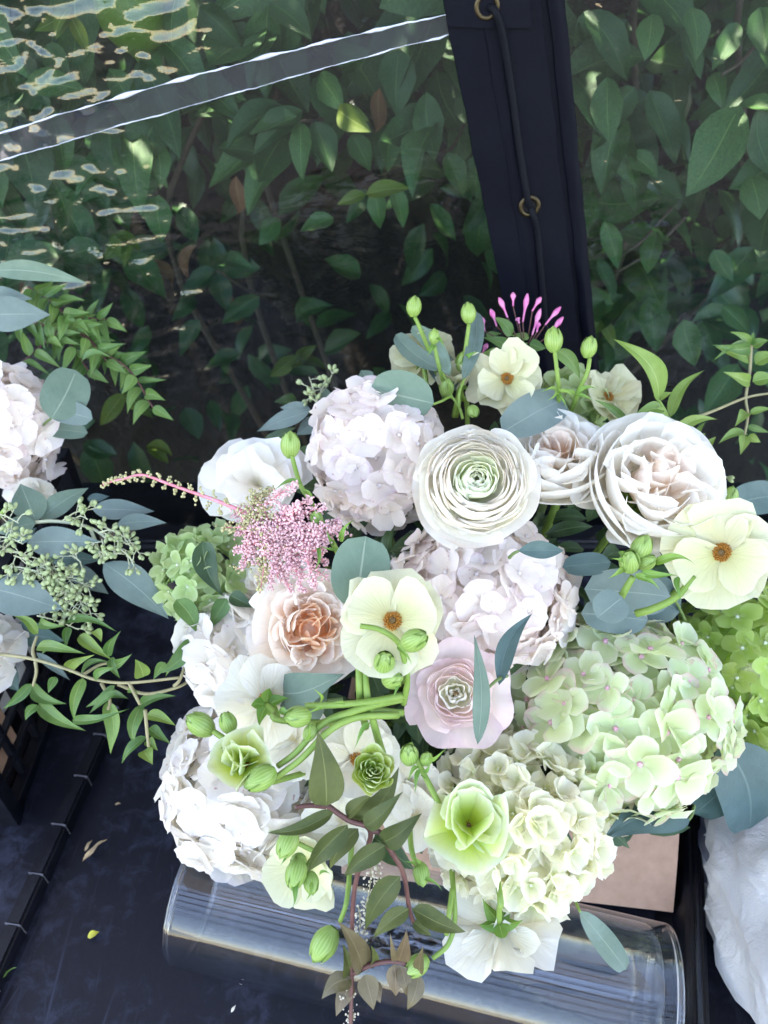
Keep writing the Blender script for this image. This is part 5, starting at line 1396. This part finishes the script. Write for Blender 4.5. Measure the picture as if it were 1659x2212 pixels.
# ---------------------------------------------------------------- left arrangement in the crate
dl = lambda x, y: .74 + .05 * abs(y - 1150) / 500
NECK_MAIN = NECK
NECK = Vector((-.6, .6, .1))
hydrangea('blush white hydrangea cut off by the left edge, in the crate', 10, 925, 118, .80, P_blush, 60, .045, M_eye_pale, (1, 1, 1.2), 'flowers of the left arrangement', seed=61, ratio=1.15, stem=False)
hydrangea('white hydrangea just entering at the left edge, low behind the vine', -62, 1410, 80, .76, P_white, 36, .046, M_eye_pale, (1, 1, 1), 'flowers of the left arrangement', seed=62, ratio=1.15, stem=False)
butterfly('small cream bloom under the left blush hydrangea', 75, 1075, .022, .79, tocam(75, 1075, .5, -.2), mat=P_bcream, n1=5, n2=4, group='flowers of the left arrangement', seed=63, centre=False)
GL = 'eucalyptus of the left arrangement'
cv = lambda *a: tuple((a[i] * .3646 if i % 2 == 0 else 993.7 + a[i] * .3646) if i < 4 else a[i] for i in range(len(a)))
sprig('eucalyptus_sprig', 'long pointed eucalyptus leaves at the left edge in front of the curtain', 'eucalyptus', [(-25, 585, 190, 612, 48, .0, .0, .05, .2, -.04), (-40, 640, 70, 645, 50, .01, .01, .05, .15, .0, M_euc_b), (-40, 680, 110, 680, 84, -.005, .0, .06, .1, .0, M_euc_b), (-20, 300, 30, 365, 70, .04, .04, .05, .1, .0)], [[(-40, 690, .02), (-35, 640, .01), (-25, 586, .0)]], GL, df=dl, shape='lance')
sprig('eucalyptus_sprig', 'rounded eucalyptus leaves right of the left blush hydrangea', 'eucalyptus', [(110, 905, 165, 800, 100, .0, .0, .06, .1, .03), (100, 880, 200, 905, 55, .01, .005, .05, .15, .0, M_euc_b), (90, 925, 190, 935, 40, .03, .03, .05, .2, .0)], [[(80, 930, .03), (100, 912, .01), (111, 904, .0)]], GL, df=dl)
sprig('eucalyptus_sprig', 'seeded eucalyptus branch with long blue leaves spreading from the left arrangement', 'eucalyptus', [
    cv(215, 370, 120, 140, 78, .0, .01, .06, .12, .0), cv(240, 350, 525, 165, 52, .01, .02, .06, .15, -.04), cv(545, 290, 918, 305, 50, .02, .02, .05, .15, .0, M_euc_b),
    cv(690, 385, 988, 372, 40, .01, .01, .05, .15, -.04, M_euc_b), cv(515, 232, 650, 215, 22, .03, .03, .05, .15, .0, M_euc_d), cv(160, 490, 605, 485, 72, -.01, -.015, .07, .15, .0, M_euc_b),
    cv(215, 370, -40, 430, 46, -.005, -.01, .05, .15, .0), cv(90, 480, 220, 400, 34, .01, .01, .05, .15, .0, M_euc_d), cv(612, 610, 1000, 942, 84, -.015, -.03, .06, .12, -.03, M_euc_b),
    cv(400, 630, 645, 795, 48, .02, .02, .05, .15, .0, M_euc_b), cv(280, 580, 610, 592, 44, .02, .02, .05, .15, .0, M_euc_d), cv(-60, 760, 378, 885, 104, -.03, -.035, .08, .15, .0, M_euc_b),
    cv(40, 1010, 385, 1075, 60, .02, .02, .05, .15, .0, M_euc_d), cv(215, 1140, 418, 1308, 22, .0, .0, .05, .2, .0, M_euc_b), cv(-30, 1190, 112, 1372, 54, .0, .0, .05, .15, .0, M_euc_d)],
    [[(-20, 1150, .02), (80, 1128, .0), (140, 1128, -.005), (195, 1140, -.005), (235, 1165, -.01)], [(195, 1140, -.005), (212, 1185, -.01), (224, 1217, -.015)]], GL, df=dl, shape='lance', smat=M_seedstem, r=.0018,
    seeds=[(135, 1125, -.01, 192, 1100, 5, 24), (165, 1118, -.012, 190, 1122, 4, 22), (215, 1150, -.015, 260, 1150, 6, 26), (225, 1160, -.015, 295, 1185, 8, 28), (250, 1180, -.02, 290, 1215, 7, 26), (220, 1165, -.016, 232, 1205, 5, 22),
           (0, 1160, -.02, 50, 1175, 7, 26), (0, 1190, -.02, 90, 1210, 9, 28), (30, 1200, -.022, 110, 1235, 9, 28), (10, 1225, -.02, 80, 1235, 8, 28), (100, 1220, -.02, 150, 1250, 8, 28), (120, 1240, -.02, 170, 1290, 9, 28), (130, 1280, -.02, 195, 1310, 9, 28), (120, 1290, -.02, 190, 1330, 9, 28), (105, 1230, -.02, 145, 1225, 6, 24), (140, 1250, -.02, 200, 1270, 8, 26), (80, 1330, -.01, 170, 1360, 6, 24), (60, 1250, -.02, 120, 1290, 7, 26), (-10, 1110, -.02, 40, 1130, 6, 24), (150, 1200, -.02, 175, 1215, 5, 22)])

# jasmine vine of the left arrangement
dj = lambda x, y: .735 - .03 * smooth(0, 400, x)
def jas(*rows, mat=None, d=0.0):
    return rows
JL = []
rr = random.Random(5)
for (a, b_, c_, d_, w) in ((225, 1030, 70, 920, 60), (240, 945, 390, 985, 66), (360, 985, 690, 1015, 62), (220, 1110, 510, 1150, 84), (400, 990, 395, 1115, 56), (470, 1040, 665, 1185, 78), (640, 1160, 715, 1012, 62), (660, 1170, 712, 1295, 56), (400, 1240, 560, 1155, 76), (480, 1285, 640, 1195, 62), (690, 1210, 782, 1148, 62), (850, 1285, 800, 1180, 100), (490, 1290, 440, 1545, 78), (680, 1335, 508, 1465, 56), (690, 1370, 528, 1502, 52), (640, 1430, 655, 1745, 100), (190, 1335, 396, 1445, 84), (185, 1325, 18, 1475, 66), (230, 1440, 512, 1605, 92), (220, 1450, 150, 1545, 60), (430, 1545, 765, 1475, 66), (830, 1452, 1045, 1398, 70), (835, 1450, 795, 1690, 86), (870, 1510, 1042, 1575, 82), (880, 1590, 1012, 1682, 80), (872, 1640, 722, 1798, 66), (880, 1655, 935, 1722, 66), (850, 1722, 905, 1805, 92), (330, 1285, 285, 1382, 56), (560, 1300, 700, 1230, 56), (760, 1360, 820, 1385, 40), (620, 1400, 760, 1415, 60), (1150, 1070, 938, 1265, 108), (1155, 1085, 980, 1285, 74), (1060, 1170, 1192, 1200, 80), (980, 1200, 910, 1300, 62), (560, 1010, 600, 1080, 60), (320, 1090, 250, 1150, 50)):
    q = cv(a, b_, c_, d_, w * .3646 * .95)
    o = rr.uniform(-.02, .02)
    JL.append(q + (o, o - .008, rr.uniform(.05, .20), rr.uniform(.25, .6), rr.uniform(-.14, .14), M_jas if rr.random() < .72 else M_jas_y, (rr.uniform(-.4, .4), rr.uniform(-.2, .6))))
def cs(*pts):
    return [(x * .3646, 993.7 + y * .3646, o) for x, y, o in pts]
sprig('jasmine_vine', 'green jasmine vine trailing right from the left arrangement over the black bed', 'vine', JL, [cs((0, 1150, .0), (200, 1180, -.01), (400, 1240, -.015), (560, 1300, -.015), (760, 1320, -.015), (1060, 1290, -.02)), cs((205, 1182, -.01), (195, 1120, -.005), (220, 1040, .0)), cs((210, 1190, -.01), (215, 1260, -.01), (195, 1340, -.01)), cs((765, 1320, -.015), (800, 1390, -.02), (830, 1450, -.02)), cs((700, 1330, .0), (860, 1385, .0), (1040, 1350, .0), (1120, 1310, .01)), cs((1030, 1340, .0), (1070, 1290, .0), (1140, 1090, .01)), cs((480, 1280, .0), (600, 1210, .01), (700, 1210, .01)), cs((860, 1480, -.02), (870, 1600, -.02), (880, 1700, -.02)), cs((600, 1320, .0), (650, 1420, .0), (640, 1480, .0))], 'vines', mat=M_jas, smat=M_vine, r=.0016, df=dj, shape='jasmine')

# fine jasmine twigs in front of the curtain, upper left
dv = lambda x, y: .84 - .0001 * (y - 600)
JL = []
rr = random.Random(15)
stems_ = []
for pts in (((40, 790), (110, 730), (170, 690), (230, 690)), ((60, 620), (110, 650), (150, 690), (200, 740), (230, 780)), ((150, 700), (220, 760), (280, 800), (330, 880)), ((30, 700), (90, 700), (150, 740), (190, 800))):
    st = [(x, y, .0) for x, y in pts]; stems_.append(st)
    P = curve_pts([Vector((x, y, 0)) for x, y in pts], 6)
    n = len(P)
    for k in range(1, n - 1, 1):
        t = (P[k + 1] - P[k - 1]).normalized(); s = Vector((-t.y, t.x, 0)) * (1 if k % 2 else -1)
        d_ = (t * .5 + s).normalized() * rr.uniform(40, 66)
        o = rr.uniform(-.02, .02)
        JL.append((P[k].x, P[k].y, P[k].x + d_.x, P[k].y + d_.y * .9 + rr.uniform(-5, 18), rr.uniform(16, 26), o, o - .005, rr.uniform(.05, .2), rr.uniform(.3, .6), rr.uniform(-.1, .1), M_jas, (rr.uniform(-.5, .5), rr.uniform(-.2, .7))))
    JL.append((P[-1].x, P[-1].y, P[-1].x + 45, P[-1].y + 28, 22, 0, 0))
sprig('jasmine_vine', 'fine leaved jasmine twigs against the glinting curtain at the left', 'vine', JL, stems_, 'vines', mat=M_jas, smat=M_vine_r, r=.0011, df=dv, shape='jasmine')
NECK = NECK_MAIN

# ---------------------------------------------------------------- jasmine of the main arrangement
cr = lambda x, y: (1209.7 + x * .2929, 648.1 + y * .2929)
dr_ = lambda x, y: .735 + .05 * smooth(1400, 1660, x)
JL = []
rr = random.Random(25)
for (a, b_, c_, d_, w, sw) in ((725, 745, 388, 285, 165, .10), (755, 800, 515, 882, 105, .0), (800, 850, 550, 920, 115, .0), (815, 862, 1065, 518, 95, -.10), (830, 985, 1158, 880, 85, -.10), (1000, 1010, 1070, 900, 50, .0), (1045, 1125, 1150, 1008, 74, .0), (740, 730, 828, 680, 60, .0), (485, 905, 255, 735, 66, .05), (950, 1040, 1075, 985, 60, .0)):
    p, q = cr(a, b_), cr(c_, d_); o = rr.uniform(-.01, .01)
    JL.append((*p, *q, w * .2929, o, o - .012, rr.uniform(.06, .18), rr.uniform(.25, .5), sw, M_jas_y if rr.random() < .6 else M_jas, (rr.uniform(-.3, .3), rr.uniform(.0, .6))))
def cst(*pts):
    return [(*cr(x, y), o) for x, y, o in pts]
sprig('jasmine_vine', 'jasmine tips with large curved leaves right behind the large white rose', 'vine', JL, [cst((700, 700, .0), (760, 790, .0), (795, 860, .0), (800, 980, .01)), cst((800, 860, .0), (830, 930, .0), (1000, 1020, .0), (1060, 1120, .0))], 'vines', mat=M_jas_y, smat=M_stem, r=.0014, df=dr_, shape='jasmine')
JL = []
for (a, b_, c_, d_, w, sw) in ((1402, 342, 1122, 330, 92, -.08), (1412, 432, 1148, 345, 112, -.06), (1402, 602, 1198, 528, 100, -.06), (1420, 342, 1540, 298, 80, .0), (1440, 472, 1600, 392, 120, .0), (1420, 602, 1600, 565, 110, .0), (1400, 340, 1112, 465, 52, .10), (1382, 830, 1288, 935, 84, .0), (1400, 840, 1560, 800, 60, .0), (1382, 930, 1545, 978, 50, .0), (1372, 985, 1168, 1060, 80, .06), (1362, 1000, 1330, 1142, 84, .0), (1380, 1012, 1478, 1050, 80, .0), (1405, 335, 1250, 235, 70, .06), (1405, 330, 1430, 235, 60, .0)):
    p, q = cr(a, b_), cr(c_, d_); o = rr.uniform(-.01, .01)
    JL.append((*p, *q, w * .2929, o, o - .008, rr.uniform(.04, .16), rr.uniform(.2, .5), sw, M_jas_y if rr.random() < .75 else M_jas, (rr.uniform(-.3, .3), rr.uniform(.0, .6))))
sprig('jasmine_vine', 'jasmine vine with paired bright leaves at the right edge before the curtain', 'vine', JL, [cst((815, 925, .0), (1100, 830, .0), (1370, 720, .0), (1560, 685, .0)), cst((1410, 330, .0), (1400, 520, .0), (1370, 720, .0), (1385, 850, .0), (1360, 1000, .0))], 'vines', mat=M_jas_y, smat=M_vine, r=.0015, df=dr_, shape='jasmine')
# hanging dark jasmine at the front
cb = lambda x, y: (604.8 + x * .4167, 1641.7 + y * .4167)
df_ = lambda x, y: .555 + .05 * smooth(1750, 2150, y)
JL = []
for (a, b_, c_, d_, w, sw, m_) in ((240, 238, 195, -150, 190, .03, M_jas_d), (278, 272, -65, 378, 84, -.12, M_jas_d), (350, 335, 145, 582, 118, .08, M_jas_d), (405, 355, 258, 565, 96, .06, M_jas_d), (545, 440, 332, 602, 112, .05, M_jas_d), (380, 330, 617, 35, 130, .10, M_jas_d), (440, 345, 637, 165, 106, .08, M_jas_d), (345, 292, 482, 175, 84, .0, M_jas_d), (530, 425, 737, 275, 122, .05, M_jas_d), (622, 602, 440, 882, 128, .04, M_jas_d), (668, 770, 484, 925, 92, .04, M_jas_d), (685, 772, 965, 892, 108, .06, M_jas_d), (690, 840, 785, 912, 60, .0, M_jas_d), (432, 1092, 303, 838, 128, .03, M_jas_r), (612, 1042, 655, 878, 96, .0, M_jas_r), (598, 1042, 570, 895, 36, .0, M_jas_r), (722, 1102, 742, 968, 66, .0, M_jas_r), (722, 1108, 660, 1296, 92, -.08, M_jas_r), (592, 1058, 600, 1225, 104, .0, M_jas_r), (625, 1068, 665, 1235, 76, .0, M_jas_r), (440, 1112, 485, 1296, 112, .0, M_jas_r), (372, 1132, 215, 1240, 104, .12, M_jas_r), (368, 1120, 325, 950, 90, .0, M_jas_d), (480, 1070, 470, 960, 50, .05, M_jas_d), (380, 1160, 290, 1330, 90, .05, M_jas_r), (480, 1150, 520, 1260, 70, .0, M_jas_r)):
    p, q = cb(a, b_), cb(c_, d_); o = rr.uniform(-.01, .008)
    JL.append((*p, *q, w * .4167 * .98, o, o - .006, rr.uniform(.04, .14), rr.uniform(.2, .42), sw, m_, (rr.uniform(-.3, .3), rr.uniform(-.1, .5))))
def csb(*pts):
    return [(*cb(x, y), o) for x, y, o in pts]
sprig('jasmine_vine', 'dark glossy jasmine vine with bronze tip hanging over the glass cylinder', 'vine', JL, [csb((240, 232, .0), (350, 310, .0), (470, 375, .005), (400, 600, .008), (375, 800, .004), (372, 1130, .0), (365, 1400, .0)), csb((520, 375, .0), (580, 480, .0), (640, 590, .0), (670, 770, .0), (692, 842, .0)), csb((375, 1110, .0), (480, 1060, -.004), (610, 1045, -.004), (722, 1104, .0)), csb((240, 240, .0), (160, 235, .0), (80, 245, .0)), csb((470, 370, .005), (520, 372, .0))], 'vines', mat=M_jas_d, smat=M_vine_r, r=.0020, df=df_, shape='jasmine')
# broad leaves of the small pale green hydrangea
sprig('leaf_sprig', 'dark green and olive leaves around the small pale green hydrangea', 'leaves', [cv(1200, 480, 1320, 805, 52, -.04, -.04, .06, .4, .10, M_leafd), cv(1045, 825, 1185, 1045, 42, -.05, -.05, .08, .3, -.06, M_jas), cv(1345, 820, 1240, 1000, 36, -.05, -.05, .06, .3, .0, M_jas), cv(1360, 800, 1505, 875, 34, -.05, -.05, .06, .3, .0, M_leafd), cv(1310, 980, 1200, 1020, 36, -.04, -.04, .06, .3, .0, M_leafd)], [cs((1300, 900, -.02), (1250, 1010, -.03), (1180, 1050, -.04))], None, mat=M_jas, shape='jasmine', df=lambda x, y: .75)

# ---------------------------------------------------------------- pink jasmine buds
cp = lambda x, y: (777.7 + x * .3125, 604.9 + y * .3125)
base = at(*cp(1150, 470), .775)
root = thing('pink_jasmine_buds', 'spray of slender magenta jasmine buds before the black strap', 'jasmine buds', base, None)
for (tx, ty, bx, by) in ((960, 120, 1020, 260), (1058, 85, 1058, 180), (1158, 92, 1125, 290), (1252, 118, 1190, 215), (1248, 198, 1190, 380), (1388, 185, 1280, 310), (1405, 255, 1300, 390), (902, 200, 945, 320), (840, 255, 862, 355), (1085, 262, 1100, 300), (1235, 290, 1222, 360), (880, 440, 840, 520)):
    T, B = at(*cp(tx, ty), .775), at(*cp(bx, by), .775)
    C_ = at(*cp(lerp(bx, 1140, .5), lerp(by, 480, .6)), .78)
    b_ = MB(); b_.tube(curve_pts([C_, B], 4), .0007, .0006, sides=5); st = part('bud_stalk', b_.mesh('bud_stalk', M_vine_r, origin=base), root)
    b_ = MB(); P = curve_pts([B, B.lerp(T, .5) + Vector((0, 0, .0006)), T], 6)
    b_.tube(P, lambda t: .0009 + .0019 * math.exp(-((t - .70) / .22) ** 2) - (.0006 if t > .97 else 0), sides=8)
    part('pink_bud', b_.mesh('pink_bud', M_pinkbud, origin=base), root)
cpl = lambda a, b_, c_, d_, w, *r_: (*cp(a, b_), *cp(c_, d_), w * .3125, *r_)
sprig('leaf_sprig', 'olive jasmine leaves at the foot of the magenta buds', 'leaves', [cpl(1050, 385, 920, 255, 80, .0, .0, .1, .3, .1), cpl(1075, 510, 845, 395, 90, -.01, -.01, .12, .3, .08), cpl(1170, 400, 1040, 385, 50, .01, .01, .1, .3, .05), cpl(870, 380, 980, 370, 40, .01, .01), cpl(1170, 440, 1290, 470, 80, .0, .0, .1, .3, .05), cpl(1360, 480, 1520, 680, 100, -.03, -.02, .1, .3, -.08, M_jas), cpl(820, 560, 930, 460, 70, -.01, -.01, .1, .4, .1, M_jas_y), cpl(940, 480, 960, 600, 60, .0, .0, .05, .3), cpl(1060, 520, 1160, 430, 70, .0, .0, .05, .3)], [[(*cp(1080, 560), .0), (*cp(1100, 480), .0), (*cp(1130, 420), .0)]], None, mat=M_jas, shape='jasmine', df=lambda x, y: .775)

# ---------------------------------------------------------------- astilbe plume
ca = lambda x, y: (216 + x * .3390, 993.7 + y * .3390)
da = lambda x, y: .69 - .07 * smooth(300, 700, x)
base = at(700, 1200, .64)
root = thing('astilbe', 'pink astilbe plume with a long curved greenish tip at the left', 'astilbe', base, None)
main_ = [(20, 158), (80, 135), (160, 118), (270, 95), (420, 145), (560, 195), (720, 250), (880, 315), (1010, 375), (1150, 440), (1300, 520), (1420, 600)]
mp_ = [at(*ca(x, y), da(*ca(x, y))) for x, y in main_]
b_ = MB(); b_.tube(curve_pts(mp_, 5), .0009, .0022, sides=8); part('stem', b_.mesh('stem', M_ast_stem, origin=base), root)
rr = random.Random(33)
for i in range(34):      # single bead clusters on the tip
    t = i / 33; k = lerp(0, 6.6, t ** 1.25); a0 = int(k); P = mp_[a0].lerp(mp_[min(a0 + 1, 11)], k - a0)
    s = 1 if i % 2 else -1
    ln = lerp(.0015, .0085, t)
    dirc = (UP * s + RT * -.25 - FW * rr.uniform(-.4, .6)).normalized()
    b_ = MB()
    for j in range(int(lerp(3, 11, t))):
        q = P + dirc * ln * rr.uniform(.2, 1.1) + Vector((rr.gauss(0, .0009), rr.gauss(0, .0009), rr.gauss(0, .0009)))
        b_.ball(q, rr.uniform(.0009, .0014), seg=6, rings=4)
    tag(part('bead_cluster', b_.mesh('bead_cluster', M_ast_tip, origin=base), root), kind='stuff')
def plume(p0, p1, n, fat, green):
    """side branch with its beads"""
    A, B = Vector(p0), Vector(p1)
    P = curve_pts([A, A.lerp(B, .5) + Vector((0, 0, .003)), B], 6)
    st, pk = MB(), MB()
    st.tube(P, .0008, .0004, sides=5)
    for i in range(n):
        t = rr.random() ** .9; k = t * (len(P) - 1); a0 = min(int(k), len(P) - 2)
        q = P[a0].lerp(P[a0 + 1], k - a0)
        q = q + Vector((rr.gauss(0, fat), rr.gauss(0, fat), rr.gauss(0, fat))) * (1.15 - .75 * t)
        pk.ball(q, rr.uniform(.0007, .0013), seg=5, rings=4, stretch=1.3, axis=(rr.gauss(0, 1), rr.gauss(0, 1), rr.gauss(0, 1)))
    o = part('side_branch', st.mesh('side_branch', M_ast_stem, origin=base), root)
    tag(part('blossom_beads', pk.mesh('blossom_beads', M_ast_tip if green else M_ast_pink, origin=base), o), kind='stuff')
tips = [(770, 430, 1), (850, 580, 0), (900, 590, 0), (960, 200, 1), (1090, 180, 1), (860, 700, 1), (900, 690, 0), (1000, 660, 0), (1040, 620, 0), (1060, 740, 1), (1020, 850, 1), (1080, 820, 0), (1150, 790, 0), (1210, 830, 0), (1300, 840, 0), (1380, 820, 0), (1450, 760, 0), (1440, 660, 0), (1430, 300, 0), (1350, 250, 0), (1260, 280, 0), (1180, 300, 0), (1000, 480, 0), (950, 440, 0), (1540, 430, 0), (1520, 380, 0), (1080, 560, 0), (1130, 640, 0), (1200, 700, 0), (1290, 740, 0), (1250, 150, 0), (1100, 480, 0), (1570, 480, 0), (1480, 520, 0), (1330, 640, 0), (1020, 330, 1), (870, 480, 0), (920, 370, 1), (1250, 420, 0), (1180, 520, 0), (1380, 420, 0), (1050, 420, 0), (1310, 560, 0)]
for (x, y, g) in tips:
    k = rr.uniform(7.0, 10.8); a0 = int(k); A = mp_[a0].lerp(mp_[a0 + 1], k - a0)
    tx, ty = ca(x, y)
    plume(A, at(tx, ty, da(tx, ty) + rr.uniform(-.015, .012)), 130, .0042, g)

# dried filler hanging by the dark vine
base = at(800, 1850, .60)
root = thing('dried_filler', 'thin dried cream filler sprigs hanging behind the dark vine', 'filler', base, None)
for (x0, y0, x1, y1) in ((800, 1850, 790, 1960), (810, 1860, 815, 1910), (775, 1960, 770, 2040), (790, 1950, 785, 2020), (742, 2120, 750, 2160), (760, 2180, 755, 2215)):
    A, B = at(x0, y0, .61), at(x1, y1, .61)
    st, pk = MB(), MB(); st.tube(curve_pts([A, A.lerp(B, .5) + Vector((.002, 0, 0)), B], 4), .0005, .0004, sides=5)
    for i in range(34):
        q = A.lerp(B, rr.random()) + Vector((rr.gauss(0, .003), rr.gauss(0, .003), rr.gauss(0, .003))); pk.ball(q, rr.uniform(.0006, .0013), seg=5, rings=3)
    o = part('sprig_stalk', st.mesh('sprig_stalk', M_vine, origin=base), root); tag(part('dried_beads', pk.mesh('dried_beads', M_filler, origin=base), o), kind='stuff')

# dark greenery inside the dome, between the blooms
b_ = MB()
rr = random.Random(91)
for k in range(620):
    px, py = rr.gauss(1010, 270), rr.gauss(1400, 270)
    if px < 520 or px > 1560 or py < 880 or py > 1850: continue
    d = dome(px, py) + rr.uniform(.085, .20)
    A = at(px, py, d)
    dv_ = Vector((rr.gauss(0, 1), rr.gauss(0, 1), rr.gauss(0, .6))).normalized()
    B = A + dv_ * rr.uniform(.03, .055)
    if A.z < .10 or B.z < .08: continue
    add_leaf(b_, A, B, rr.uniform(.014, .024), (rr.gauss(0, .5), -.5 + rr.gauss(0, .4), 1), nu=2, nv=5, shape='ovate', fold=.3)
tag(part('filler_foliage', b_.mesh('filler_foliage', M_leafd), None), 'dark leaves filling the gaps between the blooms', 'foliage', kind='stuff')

# ---------------------------------------------------------------- litter on the bed
M_lit = plain_mat('dry_scrap', (.30, .20, .11), (.42, .30, .17), rough=.8, scale=200)
M_lit_y = plain_mat('yellow_scrap', (.40, .36, .03), (.50, .46, .08), rough=.7)
def scrap(name, label, cat, px, py, ln, w, ang, mat, shape='lance'):
    A = at_z(px, py, .004)
    dv_ = Vector((math.cos(ang), math.sin(ang), 0))
    bb = MB(); add_leaf(bb, A - dv_ * ln / 2, A + dv_ * ln / 2, w, (0, 0, 1), nu=6, nv=10, shape=shape, arch=.12, fold=.3, wave=.04, seed=nxt(), twist=.4)
    o = part(name, bb.mesh(name, mat, origin=A), None, A + Vector((0, 0, .0015)))
    return tag(o, label, cat, 'litter on the bed')
scrap('fallen_leaf', 'small fallen green leaf on the bed right of the blue eucalyptus leaves', 'leaf', 345, 1165, .024, .012, .5, M_jas)
scrap('petal_scrap', 'curled tan petal scrap on the bed left of the white hydrangea', 'scrap', 205, 1838, .032, .006, .9, M_lit)
scrap('petal_scrap', 'short pale scrap beside the curled tan one', 'scrap', 192, 1828, .014, .004, 1.2, M_lit)
scrap('petal_scrap', 'yellow smudge of petal on the bed left of the glass mouth', 'scrap', 203, 2020, .012, .008, .4, M_lit_y)
scrap('petal_scrap', 'thin greenish scrap at the left edge near the bottom', 'scrap', 12, 2108, .022, .005, .7, M_jas_y)
scrap('petal_scrap', 'tiny orange scrap inside the glass mouth on the bed', 'scrap', 455, 1832, .008, .003, 1.5, M_lit)
scrap('petal_scrap', 'tiny tan fleck on the bed near the rail, below the jasmine', 'scrap', 256, 1738, .007, .003, .2, M_lit)
scrap('petal_scrap', 'tiny cream fleck on the bed at the bottom', 'scrap', 505, 2180, .007, .003, 1.0, M_filler)
